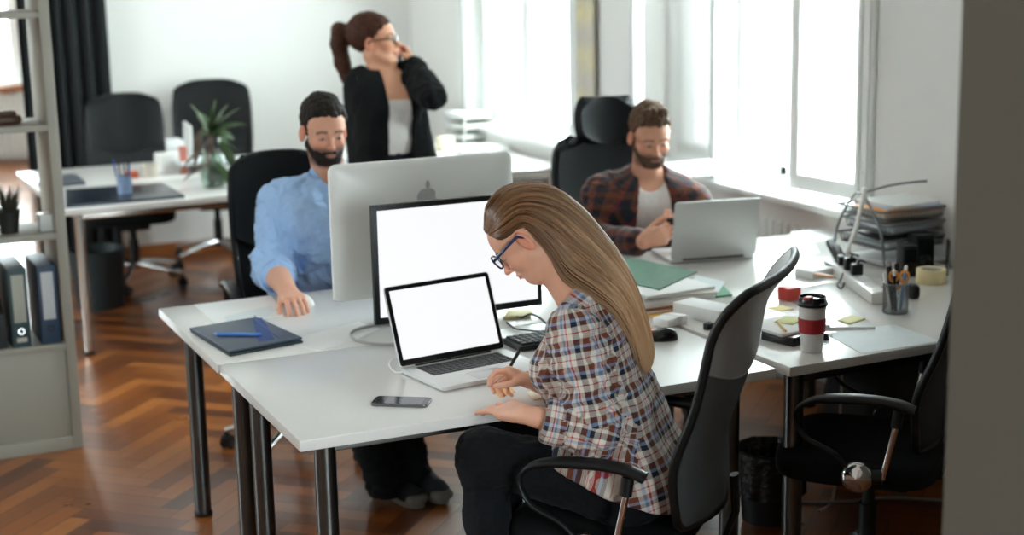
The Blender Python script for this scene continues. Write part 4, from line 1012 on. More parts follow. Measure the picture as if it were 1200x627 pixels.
def man_blue():
    root = empty('person', tuple(Pxz(372, 5.95, 0)), 0, 'bearded man in light blue shirt using a white mouse behind the large silver monitor', 'person')
    S = 1.06; fwd = unit(old(.36, -.93)); side = unit(old(.93, .36))     # side = his left
    hc = Pxz(376, 5.98, .57); hipL, hipR = hc+side*.095, hc-side*.095
    shk = Pz(485, 556, .08); shk2 = Pz(450, 566, .08)
    kneeL, kneeR = hc+fwd*.42+side*.13+np.array([0, 0, -.03]), hc+fwd*.42-side*.06+np.array([0, 0, -.03])
    neckb = Pd(389, 210, 5.79); chest = Pd(386, 252, 5.78); waist = Pxz(380, 5.88, .80)
    shR = Pd(327, 238, 5.74); shL = neckb+(neckb-shR)*.98; shL[2] = shR[2]-.0
    elR = Pd(318, 312, 5.66); wrR = Pz(337, 341, .795); elL = shL+fwd*.10+side*.03+np.array([0, 0, -.30]); wrL = elL+fwd*.24-side*.10+np.array([0, 0, .03])
    H = Head(Pd(380, 154, 5.76), old(.36, -.90, -.17), (0, 0, 1), .99)
    Pn = torso(hc+np.array([0, 0, .03]), waist, chest, side, (.13, .118, .125), (.07, .055, .08))
    Pn += [rc(shL, chest+side*.06+np.array([0, 0, .04]), .056, .07, .06), rc(shR, chest-side*.06+np.array([0, 0, .04]), .056, .07, .06), rc(chest, neckb, .10, .062, .06)]
    neck = [rc(H.p(0, -.02, -.06), neckb, .060, .064, .03)]
    aL = arm(shL, elL, wrL, (.052, .046, .046, .032)); aR = arm(shR, elR, wrR, (.052, .046, .046, .032))
    lL = leg(hipL, kneeL, shk, (.092, .068, .060, .045)); lR = leg(hipR, kneeR, shk2, (.092, .068, .060, .045))
    ms = Pz(349, 352, .788)
    hR, _ = hand(wrR, ms-wrR+np.array([0, 0, -.01]), (0, 0, -1), -1, 1.03, [(.30, .35, .3), (.3, .38, .3), (.32, .42, .35), (.4, .45, .4)], (.8, .45, .35), .07, .0035)
    hL, _ = hand(wrL, fwd, (0, 0, -1), 1, 1.03)
    body = Pn+neck+aL+aR+lL+lR+hR+hL+H.prims()
    D, lo, h = field(body, .004); me = surface(D, lo, h, 'body')
    finish_skin(me, root, [H], (lin(214), lin(160), lin(134)), lip=(.40, .17, .14), brow=.0045, browcol=(.02, .013, .009), stubble=(.035, .024, .018, .75)); H.eyes(root)
    M_H = hair_mat('dark brown hair', (20, 17, 15), (44, 36, 31), 120)
    hair_cap(H, root, M_H, grow=.013, front_lift=.006, amp=.0045, f=75); beard(H, root, M_H)
    tr_ = torso(hc, waist, chest, side, (.13, .118, .1), (.07, .055, .08))[0::2]+lL+lR
    tr_ += [rc(q_, q_-np.array([0, 0, .05])-fwd*.01, .045, .040, .02) for q_ in (shk, shk2)]
    D, lo, h = field(tr_, .006, grow=.014, planes=[(waist-np.array([0, 0, .1]), (0, 0, 1), .01), (np.array([0, 0, .038]), (0, 0, -1), .005)]); me = surface(D, lo, h, 'trousers'); folds(me, .004, 15, 4, [kneeL, kneeR, shk, shk2], .008, .14)
    link('trousers', me, M_CLOTH('charcoal cotton', (20, 26, 29), .15), root, 180, True)
    h1 = Pz(476, 557, .03); t1 = Pz(524, 592, .01); f = unit(t1-h1); shoe(root, h1-f*.02, h1+f*.30, unit(np.array([0, 0, 1.])+.15*old(.5, -.5)), M_SHOEB, M_SOLE, M_LACE)
    h2 = Pz(440, 570, .006); t2 = Pz(487, 592, .004); f = unit(t2-h2); shoe(root, h2, h2+f*.29, (0, 0, 1), M_SHOEB, M_SOLE, M_LACE)
    el2, er2 = elL+(wrL-elL)*.45, elR+(wrR-elR)*.30
    sp = torso(hc, waist, chest, side, (.135, .125, .127), (.07, .058, .08))+Pn[4:]+[rc(shL, elL, .056, .056, .04), rc(elL, el2, .056, .052, .03), rc(shR, elR, .057, .058, .04), rc(elR, er2, .058, .056, .03)]
    hole = [rc(neckb-np.array([0, 0, .03])+fwd*.03, H.p(0, .01, -.06), .058, .085, .01, '-')]
    D, lo, h = field(sp+hole, .005, grow=.013, planes=[(np.array([0, 0, .56]), (0, 0, -1), .01)]); me = surface(D, lo, h, 'shirt')
    folds(me, .005, 11, 21, [elR, shR, waist, chest+fwd*.1, waist+fwd*.1-side*.1], .014, .15)
    M_BS = M_CLOTH('light blue cotton', (166, 200, 242), .05); sh = link('shirt', me, M_BS, root, 180, True)
    d = unit(wrR-elR); M = Matrix.Translation(elR+(wrR-elR)*.26)@align(d, fwd); b = MB(); b.lathe([(.064, -.01), (.070, 0), (.070, .045), (.066, .055), (.058, .052), (.056, .01)], 36, M); mm = b.mesh('cuff'); V = verts(mm); setv(mm, V+normals(mm)*(.003*wob(V, 30, 8))[:, None]); link('cuff', mm, M_BS, sh, 180, True)
    ax = unit(np.array([0, 0, 1.])+fwd*.25); cc = neckb+ax*.012; x = unit(fwd-ax*(fwd@ax)); y = np.cross(ax, x)
    def col(u, v):
        a = (u-.5)*2*PI*.90+PI; open_ = max(0, math.cos(a+PI))**3; r = .072+.020*v; front = max(0, -math.cos(a))*0
        fr = max(0, math.cos(a)); return tuple(cc+x*math.cos(a)*(r+.006*fr)+y*math.sin(a)*r+ax*(.035-.045*v-.040*fr**2*1.2-.02*v*fr))
    b = MB(); b.shell(col, 44, 8, .005); b.build('collar', M_BS, sh, 60, True)
    b = MB(); cf = chest+fwd*.145
    b.tube(spline([neckb+fwd*.075+np.array([0, 0, -.035]), chest+fwd*.137+np.array([0, 0, .02]), cf+np.array([0, 0, -.06]), waist+fwd*.150+np.array([0, 0, .02])], 6), .012, 8, flat=.25, up=tuple(fwd)); b.build('placket', M_BS, sh, 60, True)

def man_plaid():
    root = empty('person', tuple(Pxz(752, 6.65, 0)), 0, 'bearded man in dark red checked shirt looking down at a phone behind an open laptop', 'person')
    fwd = unit(old(.12, -.99)); side = unit(old(.99, .12))
    hc = Pxz(752, 6.68, .56); hipL, hipR = hc+side*.095, hc-side*.095; kneeL, kneeR = hc+fwd*.44+side*.12-np.array([0, 0, .03]), hc+fwd*.44-side*.12-np.array([0, 0, .03])
    ankL, ankR = kneeL+np.array([0, 0, -.43])+fwd*.0, kneeR+np.array([0, 0, -.43])
    neckb = Pd(757, 209, 6.50); chest = Pd(756, 240, 6.49); waist = Pxz(755, 6.6, .80)
    shR = Pd(707, 228, 6.50); shL = Pd(812, 240, 6.44)
    elR = Pd(692, 284, 6.40); wrR = Pz(754, 283, .80); elL = Pd(836, 284, 6.38); wrL = Pz(818, 270, .80)
    H = Head(Pd(762, 160, 6.42), old(.20, -.92, -.30), old(.03, -.30, .95), .99)
    Pn = torso(hc+np.array([0, 0, .03]), waist, chest, side, (.13, .118, .12), (.07, .055, .08))
    Pn += [rc(shL, chest+side*.06+np.array([0, 0, .03]), .055, .07, .06), rc(shR, chest-side*.06+np.array([0, 0, .03]), .055, .07, .06), rc(chest, neckb, .10, .060, .06)]
    neck = [rc(H.p(0, -.02, -.06), neckb, .058, .062, .03)]
    aL = arm(shL, elL, wrL, (.052, .046, .044, .030)); aR = arm(shR, elR, wrR, (.052, .046, .044, .030))
    lL = leg(hipL, kneeL, ankL); lR = leg(hipR, kneeR, ankR)
    hR, tr = hand(wrR, Pz(788, 272, .845)-wrR, old(.15, .95, .25), 1, 1.05, [(.9, 1.1, .6), (1.0, 1.1, .6), (1.05, 1.1, .6), (1.1, 1.1, .6)], (.75, .35, .5), .02, .0035)
    hL, _ = hand(wrL, old(-.8, -.1, .10), unit(old(.5, .3, .6)), 1, 1.02, [(.6, .7, .5)]*4, (.75, .2, .5), .02, .0035)
    D, lo, h = field(Pn+neck+aL+aR+lL+lR+hR+hL+H.prims(), .004); me = surface(D, lo, h, 'body')
    finish_skin(me, root, [H], (lin(218), lin(164), lin(136)), lip=(.40, .17, .14), brow=.0042, browcol=(.06, .035, .02), stubble=(.10, .06, .035, .7)); H.eyes(root)
    M_H = hair_mat('light brown hair', (50, 38, 29), (124, 95, 72), 120)
    hair_cap(H, root, M_H, grow=.010, front_lift=.014, amp=.0055, f=80, extra_prims=[H.C((-.03, .045, .125), (.03, .05, .128), .022, .022, .03)]); beard(H, root, M_H, grow=.0018)
    tr_ = torso(hc, waist, chest, side, (.13, .118, .1), (.07, .055, .08))[0::2]+lL+lR
    D, lo, h = field(tr_, .007, grow=.014, planes=[(waist-np.array([0, 0, .1]), (0, 0, 1), .01), (np.array([0, 0, .115]), (0, 0, -1), .005)]); link('trousers', surface(D, lo, h, 'trousers'), M_CLOTH('dark blue denim', (26, 32, 44), .15), root, 180, True)
    for an in (ankL, ankR):
        g = an.copy(); g[2] = .004; f = unit(np.append(fwd[:2], 0)); shoe(root, g-f*.06, g+f*.22, (0, 0, 1), M_SHOEB, M_SOLE, None)
    # white tee
    tp = torso(hc, waist, chest, side, (.13, .118, .12), (.07, .055, .075))+Pn[4:]
    hole = [rc(neckb+fwd*.05-np.array([0, 0, .01]), H.p(0, .0, -.05), .066, .085, .01, '-')]
    D, lo, h = field(tp+hole, .005, grow=.006, planes=[(np.array([0, 0, .58]), (0, 0, -1), .01)]); me = surface(D, lo, h, 'tee_shirt'); folds(me, .003, 14, 5); link('tee_shirt', me, M_CLOTH('white jersey', (226, 224, 221), .03), root, 180, True)
    el2, er2 = elL+(wrL-elL)*.9, elR+(wrR-elR)*.86
    sp = torso(hc, waist, chest, side, (.135, .125, .125), (.075, .062, .085))+Pn[4:]+[rc(shL, elL, .056, .052, .04), rc(elL, el2, .054, .040, .03), rc(shR, elR, .057, .054, .04), rc(elR, er2, .056, .040, .03)]
    def ex(D, X, Y, Z):   # open front
        rx = (X-chest[0])*side[0]+(Y-chest[1])*side[1]; ry = (X-chest[0])*fwd[0]+(Y-chest[1])*fwd[1]; wz = np.interp(Z, [.5, .75, .95, 1.10, 1.25], [.115, .085, .060, .052, .075]).astype(np.float32)
        cut = np.maximum(np.abs(rx-.012)-wz, -ry+.03); return np.maximum(D, -cut)
    hole = [rc(neckb-np.array([0, 0, .02])+fwd*.03, H.p(0, .0, -.06), .060, .09, .01, '-')]
    D, lo, h = field(sp+hole, .005, grow=.018, planes=[(np.array([0, 0, .57]), (0, 0, -1), .01)], extra=ex); me = surface(D, lo, h, 'shirt')
    folds(me, .005, 12, 31, [elR, elL, shR, waist-side*.1, waist+side*.1], .012, .14)
    bone_uv(me, [(elL, shL, fwd, .058, 0), (elL, el2, (0, 0, 1), .05, 0), (elR, shR, fwd, .058, 0), (elR, er2, (0, 0, 1), .05, 0), (hc, neckb, -fwd, .14, .05)])
    K = rgb(14, 19, 26); O = rgb(108, 54, 26); RD = rgb(150, 26, 48); NB = rgb(22, 32, 52)
    MP = plaid('dark checked flannel', [(0, K), (.46, O), (.88, RD), (.93, NB)], [(0, K), (.46, O), (.84, NB)], .050)
    sh = link('shirt', me, MP, root, 180, True)
    ax = unit(np.array([0, 0, 1.])+fwd*.2); cc = neckb+ax*.012; x = unit(fwd-ax*(fwd@ax)); y = np.cross(ax, x)
    def col(u, v):
        a = (u-.5)*2*PI*.80+PI; fr = max(0, math.cos(a)); r = .074+.026*v; return tuple(cc+x*math.cos(a)*(r+.01*fr)+y*math.sin(a)*r+ax*(.034-.055*v-.05*fr**2-.05*v*fr))
    b = MB(); b.shell(col, 40, 8, .006); mm = b.mesh('collar'); uvl = mm.uv_layers.new(name='cloth'); arr = []
    for p in mm.polygons:
        for li in p.loop_indices:
            co = np.array(mm.vertices[mm.loops[li].vertex_index].co)-cc; arr += [co@y, co@ax+.5*(co@x)]
    uvl.data.foreach_set('uv', np.array(arr, np.float32)); link('collar', mm, MP, sh, 60, True)
    # phone held up in the right hand
    M = Matrix.Translation(Pz(791, 269, .845))@align(unit(old(.05, .75, .65)), (0, 0, 1)); t = empty('smartphone', tuple(M.translation), 0, 'dark smartphone held by the man in the red checked shirt', 'phone')
    b = MB(); b.box((0, 0, 0), (.068, .138, .008), M, b=.003); b.build('case', M_BLACK, t, 40, True); b = MB(); b.box((0, 0, .0043), (.060, .118, .0006), M); b.build('screen', M_BLKGLOSS, t, 40, True)

def woman_phone():
    root = empty('person', tuple(Pxz(455, 7.2, 0)), 0, 'standing woman in black blazer with ponytail talking on a phone', 'person')
    Y = 7.2; fwd = unit(old(.45, -.9)); side = unit(old(.9, .45))
    neckb = Pd(449, 84, Y); chest = Pd(453, 112, Y-.01); waist = Pd(459, 158, Y); hc = Pxz(462, Y+.02, .90)
    shR = Pd(423, 97, Y-.02); shL = Pd(481, 94, Y+.0)
    elR = Pd(419, 150, Y+.02); wrR = Pd(424, 203, Y-.05); elL = Pd(507, 112, Y-.16); wrL = Pd(485, 77, Y-.0)
    hipL, hipR = hc+side*.09, hc-side*.09; kL, kR = Pxz(470, Y, .50), Pxz(452, Y, .50); aLk, aRk = Pxz(474, Y+.02, .09), Pxz(448, Y+.02, .09)
    H = Head(Pd(439, 49, Y-.01), old(.985, -.14, .16), (0, 0, 1), 1.0, True)
    Pn = torso(hc, waist, chest, side, (.115, .092, .098), (.07, .045, .055)); Pn += [rc(shL, chest+side*.04+np.array([0, 0, .05]), .044, .055, .05), rc(shR, chest-side*.04+np.array([0, 0, .05]), .044, .055, .05), rc(chest, neckb, .08, .052, .05)]
    for q in (-1, 1): Pn.append(el(chest+fwd*.08+side*q*.06-np.array([0, 0, .05]), (.055, .055, .055), None, .05))
    neck = [rc(H.p(0, -.02, -.055), neckb, .046, .050, .03)]
    aL = arm(shL, elL, wrL, (.043, .037, .034, .024)); aR = arm(shR, elR, wrR, (.043, .037, .034, .024)); lL = leg(hipL, kL, aLk, (.085, .056, .05, .035)); lR = leg(hipR, kR, aRk, (.085, .056, .05, .035))
    hL, _ = hand(wrL, Pd(474, 56, Y+.03)-wrL, old(-.95, -.1, .1), 1, .9, [(.5, .6, .5)]*4, (.8, .2, .5), .02, .004); hR, _ = hand(wrR, (0, 0, -1), -side, -1, .9)
    D, lo, h = field(Pn+neck+aL+aR+lL+lR+hL+hR+H.prims()+foot_prims(aLk, aLk+fwd*.14-np.array([0, 0, .05]))+foot_prims(aRk, aRk+fwd*.14-np.array([0, 0, .05])), .005); me = surface(D, lo, h, 'body')
    finish_skin(me, root, [H], (lin(216), lin(158), lin(126)), lip=(.45, .15, .12), brow=.004, browcol=(.03, .02, .012)); H.eyes(root)
    M_H = hair_mat('dark auburn hair', (26, 17, 12), (88, 50, 32), 80)
    tail = [H.p(0, -.11, .065), H.p(0, -.150, .075), H.p(0, -.165, .02), H.p(0, -.165, -.07), H.p(0, -.155, -.14), H.p(0, -.15, -.19)]
    line = ([-.13, -.06, -.02, .01, .035, .055, .08, .1], [-.075, -.05, -.015, .005, .02, .04, .06, .07])
    hair_cap(H, root, M_H, grow=.014, line=line, amp=.002, f=60, extra_prims=chain(tail, [.026, .036, .038, .036, .028, .012], .02)+[H.C((.055, .07, .055), (.072, .055, -.05), .012, .006, .01), H.C((-.055, .07, .055), (-.072, .055, -.05), .012, .006, .01)])
    tr_ = torso(hc, waist, chest, side, (.118, .095, .1), (.07, .045, .08))[0::2]+lL+lR
    D, lo, h = field(tr_, .006, grow=.009, planes=[(waist, (0, 0, 1), .01), (np.array([0, 0, .10]), (0, 0, -1), .005)]); link('trousers', surface(D, lo, h, 'trousers'), M_CLOTH('navy trousers', (14, 18, 26), .1), root, 180, True)
    for an in (aLk, aRk):
        g = an.copy(); g[2] = .004; f = unit(np.append(fwd[:2], 0)); shoe(root, g-f*.06, g+f*.19, (0, 0, 1), M_BLACK, M_BLACK, None)
    D, lo, h = field(torso(hc, waist, chest, side, (.112, .093, .098), (.07, .045, .055))+Pn[7:], .005, grow=.008, planes=[(chest+np.array([0, 0, -.010]), (0, 0, 1), .004), (waist-np.array([0, 0, .12]), (0, 0, -1), .01)]); me = surface(D, lo, h, 'top'); folds(me, .002, 16, 5); link('top', me, M_CLOTH('white top', (222, 218, 212), .03), root, 180, True)
    sp = torso(hc+np.array([0, 0, .02]), waist, chest, side, (.130, .105, .105), (.078, .055, .065))+Pn[4:]+[rc(shL, elL, .052, .048, .05), rc(shR, elR, .052, .046, .05), rc(elR, wrR, .046, .038, .03), rc(elL, wrL, .03, .03, .03)]
    def ex(D, X, Yv, Z):
        rx = (X-chest[0])*side[0]+(Yv-chest[1])*side[1]; ry = (X-chest[0])*fwd[0]+(Yv-chest[1])*fwd[1]
        wz = np.interp(Z, [chest[2]-.5, chest[2]-.25, chest[2], chest[2]+.12], [.095, .055, .058, .060]).astype(np.float32)
        D = np.maximum(D, -np.maximum(np.abs(rx-.01)-wz, -ry+.02)); return np.minimum(D, np.minimum(prim_d(rc(elL, wrL-(wrL-elL)*.06, .050, .038), X, Yv, Z, .010), prim_d(rc(elL, shL, .050, .05), X, Yv, Z, .012)))
    D, lo, h = field(sp+[rc(neckb-np.array([0, 0, .02])+fwd*.02, H.p(0, 0, -.06), .052, .08, .01, '-')], .005, grow=.014, planes=[(hc+np.array([0, 0, -.06]), (0, 0, -1), .01)], extra=ex); me = surface(D, lo, h, 'blazer'); folds(me, .003, 12, 41, [elL, shL, waist], .010, .14)
    bz = link('blazer', me, M_CLOTH('black wool', (7, 9, 11), .1), root, 180, True)
    glasses(H, root, M_BLACK, .025, .020, -.004, .100)
    c = Pd(466, 60, Y+.06); M = Matrix.Translation(c)@align(unit(old(.9, .2, .2)), (0, 0, 1)); t = empty('smartphone', tuple(c), 0, 'dark smartphone held to the ear of the standing woman', 'phone')
    b = MB(); b.box((0, 0, 0), (.066, .135, .009), M, b=.003); b.build('case', M_BLACK, t, 40, True); b = MB(); b.box((0, 0, .0048), (.060, .118, .0006), M); b.build('screen', M_BLKGLOSS, t, 40, True)
# ---------------------------------------------------------------- desks and furniture
oL = room([-.5466, 3.8400]); aL_ = -.022; oR = room([.7933, 4.4286])+np.array([.010, .004]); aR_ = .012
WL, DL, WR, DR = 1.432, .83, 1.355, .843
LD = desk_frame(oL, aL_); RD = desk_frame(oR, aR_)
ZT = .7402
def sheet(name, px, z, t, m, label, cat, group=None, b=0.0, top=None):
    """flat thing whose outline is given by image corners on the plane of its top"""
    P = [Pz(x, y, z+t) for x, y in px]; c = sum(P)/len(P); root_xy = [(p[0], p[1]) for p in P]
    mb = MB(); mb.prism(root_xy, z, z+t, None, b); o = mb.build(name, m, None); return tag(o, label, cat, group)
def rect_px(a, b, z): return Pz(*a, z), Pz(*b, z)
def furniture():
    desk(oL, aL_, WL, DL-.004, 'front left white desk with the open laptop and phone on it', insr=.10)
    q = LD(-.004, DL+.004); desk((q[0], q[1]), aL_, WL-.026, DL-.004, 'white desk behind the front left one, under the large silver monitor', insr=.17)
    desk(oR, aR_, WR, DR-.004, 'front right white desk with the red banded travel cup on it', inset=.06)
    q = RD(.008, DR+.002); desk((q[0], q[1]), aR_, WR-.01, DR-.004, 'white desk by the radiator under the closed laptop lid of the seated man'.replace('closed ', ''), inset=.06)
    M_CL = mat('pale steel tube', (196, 190, 184), .18, 1.0)
    for i, (x, y, l) in enumerate([(1.27, 7.64, 'white desk in the back left with a drawing tablet and trailing plant'), (1.27, 8.37, 'white desk in the back left against the empty black chairs'), (2.69, 7.60, 'white desk in the back right behind the standing woman'), (2.69, 8.33, 'white desk in the far corner carrying the stack of paper trays')]):
        desk((x, y), 0, 1.41 if i < 2 else 1.30, .72, l, legmat=M_CL, inset=.085, lr=.024)
    rzc = math.atan2(*(old(-.93, .37)[[1, 0]]))-PI/2
    c = old(.275, 4.07); chair('office_chair', (c[0], c[1], 0), rzc, 'black office chair with grey mesh back that the fair haired woman sits on', hw=.285, zt=1.145, lean=.160, back_y=-.285, curl=.06, taper=.0, rnd=.10, arm_z=.665, base_rz=.5, leather=mat('grey leather', (158, 162, 164), .34, var=.06, vs=40, bump=.25, bs=350, bd=.0008), lower=weave('grey mesh weave', (44, 50, 55), (150, 160, 166), 1900))
    c = old(1.072, 4.575); chair('office_chair', (c[0], c[1], 0), rzc, 'empty black office chair pulled up to the front right desk', lean=.19, arm_z=.665, base_rz=.2, zt=1.13)
    # blue shirt man's chair
    c = Pxz(356, 6.02, 0); f = old(.30, -.95); chair('office_chair', (c[0], c[1], 0), math.atan2(f[1], f[0])-PI/2, 'black high back office chair behind the man in the blue shirt', hw=.205, zt=1.150, lean=.13, back_y=-.20, arm_z=.66, base_rz=.9, seam=.45, curl=.02, arm_dx=.0, lower=M_FABRIC, leather=M_LEATHER, back_thick=.04)
    c = Pxz(731, 6.80, 0); f = old(.22, -.97); chair('office_chair', (c[0], c[1], 0), math.atan2(f[1], f[0])-PI/2, 'black executive chair with headrest behind the man in the checked shirt', hw=.250, zt=1.09, lean=.12, back_y=-.20, arm_z=.64, base_rz=.4, seam=.3, curl=.0, headrest=True, leather=mat('black leather', (9, 12, 15), .55, spec=.18, var=.08, bump=.2, bs=300), lower=M_FABRIC, back_thick=.07, arms=False)
    c = Pxz(160, 9.15, 0); f = old(.25, -.97); chair('office_chair', (c[0], c[1], 0), math.atan2(f[1], f[0])-PI/2, 'empty black office chair at the far left desk in front of the dark curtain', 'empty office chairs at the back desks'[:0] or None, hw=.215, zt=1.10, lean=.10, back_y=-.20, arms=False, seam=.48, base_rz=.1, leather=M_BLACK, lower=M_MESH, curl=.0)
    c = Pxz(258, 9.80, 0); f = old(.15, -.99); chair('office_chair', (c[0], c[1], 0), math.atan2(f[1], f[0])-PI/2, 'empty black office chair against the back wall behind the potted plant', hw=.235, zt=1.12, lean=.12, back_y=-.12, arms=False, seam=.5, base_rz=.7, leather=M_BLACK, lower=M_MESH, curl=.0, seat_d=.44)
    c = Pxz(606, 7.70, 0); f = old(1, .12); chair('office_chair', (c[0], c[1], 0), math.atan2(f[1], f[0])-PI/2, 'black chair whose looped armrest shows beyond the seated woman\'s head', hw=.22, zt=.86, lean=.10, back_y=-.20, arm_z=.64, seam=.5, curl=0, base_rz=.3)
    # shelf unit
    u0, u1, v0, v1 = -.62, 1.045, 6.25, 6.57; zt = 2.16
    root = empty('shelf_unit', (u1, v0, 0), 0, 'tall white open shelf unit with binders at the left edge', 'shelf unit')
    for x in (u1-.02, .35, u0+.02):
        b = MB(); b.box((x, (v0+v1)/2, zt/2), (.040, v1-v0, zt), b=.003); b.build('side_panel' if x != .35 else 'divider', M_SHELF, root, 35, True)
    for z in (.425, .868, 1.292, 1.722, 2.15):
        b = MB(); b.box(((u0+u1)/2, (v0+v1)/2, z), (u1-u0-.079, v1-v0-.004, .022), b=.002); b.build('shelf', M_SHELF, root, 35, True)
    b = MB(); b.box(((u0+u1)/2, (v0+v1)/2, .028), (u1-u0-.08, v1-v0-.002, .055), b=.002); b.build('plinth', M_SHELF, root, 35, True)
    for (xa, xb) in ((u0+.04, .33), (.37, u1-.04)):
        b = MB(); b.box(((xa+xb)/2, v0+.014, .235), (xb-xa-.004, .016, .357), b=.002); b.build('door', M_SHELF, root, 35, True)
    def binder(x, col, lbl, label, lab_hi=.28, w=.072, ring=True):
        r = empty('lever_arch_binder', (x, v0+.02, .4365), 0, label, 'binder', None); m = mat('binder card', col, .5, var=.08, vs=40)
        b = MB(); b.box((x, v0+.165, .4365+.158), (w, .285, .315), b=.004); b.build('cover', m, r, 35, True)
        b = MB(); b.box((x, v0+.0215, .4365+.195), (w*.66, .003, .19), b=.001); b.build('spine_label', mat('label card', lbl, .6), r, 35, True)
        b = MB(); M = Matrix.Translation((x, v0+.021, .4365+.065))@Matrix.Rotation(PI/2, 4, 'X'); b.lathe([(.008, 0), (.0085, .003), (.013, .003), (.013, 0)], 20, M); b.build('finger_ring', M_CHROME if ring else M_BLACK, r, 35, True)
        if ring: b = MB(); b.box((x, v0+.0215, .4365+.03), (w*.55, .003, .018), b=.001); b.build('barcode_label', mat('code label', (190, 190, 180), .6), r, 35, True)
    P1 = Pv(57, 340, v0); P2 = Pv(22, 340, v0)
    binder(P1[0], (38, 62, 88), (196, 202, 206), 'blue binder with pale spine label next to the shelf side', ring=False)
    binder(P2[0], (40, 66, 70), (168, 172, 160), 'dark green binder with grey spine label left of the blue one')
    # curved magazine holder partly cropped
    p = Pv(0, 350, v0); b = MB(); b.prism([(0, 0), (.25, 0), (.25, .28), (.17, .30), (.08, .17), (0, .14)], -.012, .012, Matrix.Translation((p[0]+.005, v0+.03, .437))@Matrix.Rotation(PI/2, 4, 'Z')@Matrix.Rotation(PI/2, 4, 'X'), .003)
    b.prism([(0, 0), (.25, 0), (.25, .28), (.17, .30), (.08, .17), (0, .14)], -.012, .012, Matrix.Translation((p[0]-.055, v0+.03, .437))@Matrix.Rotation(PI/2, 4, 'Z')@Matrix.Rotation(PI/2, 4, 'X'), .003)
    b.box((p[0]-.025, v0+.036, .437+.07), (.06, .008, .14)); tag(b.build('magazine_holder', mat('black card', (24, 30, 32), .6), None), 'black magazine holder at the left edge beside the green binder', 'magazine holder')
    p = Pv(10, 245, v0+.10); r = empty('potted_plant', (p[0], v0+.12, .8795), 0, 'small dark pot of spiky grass on the shelf above the binders', 'plant')
    b = MB(); b.lathe([(0, 0), (.034, 0), (.045, .085), (.047, .09), (.040, .09), (.038, .075), (0, .075)], 24); b.build('pot', mat('dark clay', (32, 34, 34), .6), r, 40)
    b = MB(); rg = random.Random(4)
    for i in range(70):
        a = rg.uniform(0, 2*PI); s = rg.uniform(.1, 1); h = rg.uniform(.07, .13); x0, y0 = .028*s*math.cos(a), .028*s*math.sin(a)
        b.tube([(x0, y0, .07), (x0*1.6, y0*1.6, .07+h*.6), (x0*2.2, y0*2.2, .07+h)], [.0022, .0018, .0004], 4)
    b.build('grass_blades', mat('dark dry grass', (58, 56, 44), .8, var=.3), r, 60)
    p = Pv(52, 270, v0+.09); b = MB(); b.box((p[0]+.012, v0+.10, .8795+.033), (.062, .08, .066), b=.004); tag(b.build('storage_box', mat('frosted plastic', (198, 202, 200), .35), None), 'small pale box on the shelf beside the shelf side panel', 'box')
    p = Pv(8, 138, v0+.12); b = MB(); M = Matrix.Translation((p[0], v0+.12, 1.3035)); b.sq((0, 0, .018), (.11, .07, .036), .5, .6, 20, M); b.sq((.0, -.01, .042), (.07, .05, .025), .6, .7, 20, M); tag(b.build('glasses_case', mat('brown leather', (74, 48, 34), .45, var=.2), None), 'small brown leather case on the upper shelf', 'case')
    # far room and curtain
    p0, p1 = Pv(123, 100, 9.96), Pv(20, 100, 9.96)
    curtain(p1[0]+.02, 1.985, 9.93, .01, 3.2, 'tall black curtain hanging beside the back wall', waves=6)
    b = MB(); b.tube([(p1[0]-.7, 9.93, 3.22), (2.05, 9.93, 3.22)], .014, 10); tag(b.build('curtain_rod', M_BLACK, None), 'dark curtain rod above the black curtain', 'curtain rod')
    ra, rb = Pv(-40, 150, 15.2), Pv(32, 150, 15.2); radiator((ra[0]+rb[0])/2, 15.22, Pv(16, 184, 15.2)[2], Pv(16, 108, 15.2)[2], rb[0]-ra[0], 0, 'white column radiator below the distant window at the left edge')
    radiator(XW+.035, 5.80, .10, .725, .80, PI/2, 'white radiator under the near window beside the desk')
    radiator(XW+.055, (WINS[2][0]+WINS[2][1])/2, .10, .70, 1.1, PI/2, 'white radiator under the far window')
    # patterned strip on the pier
    t = NT('patterned fabric'); v = t.noise(9, 2, t.obj()); w = t.new('ShaderNodeTexWave'); w.bands_direction = 'Z'; w.inputs['Scale'].default_value = 1.3; w.inputs['Distortion'].default_value = 4; t.l(t.obj(), w.inputs[0])
    t.l(t.mix(t.math('MULTIPLY', w.outputs['Fac'], v), rgb(188, 182, 172), rgb(220, 206, 150)), t.b.inputs['Base Color']); t.set(Roughness=.9)
    b = MB(); b.shell(lambda u, q: (XW-.03-.006*math.sin(u*9), 7.36+.19*u, 1.02+1.9*q), 16, 10, .006); tag(b.build('wall_hanging', t.m, None, 60), 'narrow beige hanging with faded yellow pattern between the windows', 'wall hanging')
    b = MB(); b.tube([(XW-.028, 7.33, 2.93), (XW-.028, 7.58, 2.93)], .009, 8); b.box((XW-.014, 7.455, 2.93), (.028, .03, .02)); tag(b.build('hanging_rail', M_WIRE, None), 'short metal rail holding the beige wall hanging', 'rail')
    # bin
    p = Pxz(900, 5.16, 0); r = empty('waste_bin', tuple(p), 0, 'black lined waste bin on the floor under the desks', 'bin'); b = MB()
    b.lathe([(0, 0), (.088, 0), (.112, .24), (.108, .24), (.085, .006), (0, .006)], 36); b.build('bin_body', mat('dark wire mesh', (34, 36, 38), .5, .4), r, 40)
    rg = np.random.default_rng(2)
    def bag(u, q):
        a = 2*PI*u; k = math.sin(a*9+1)*.5+math.sin(a*17+2)*.3+math.sin(a*5)*.4
        if q < .5: s = q/.5; rad = .122+.006*k*(1-s)+.004*k; z = .10+.15*s+.008*k*(1-s)
        else: s = (q-.5)/.5; rad = .122-.018*math.sin(s*PI/2)-.02*s+.005*k; z = .25-.13*s*s+.012*math.sin(PI*min(1, s*3))
        return (rad*math.cos(a), rad*math.sin(a), z)
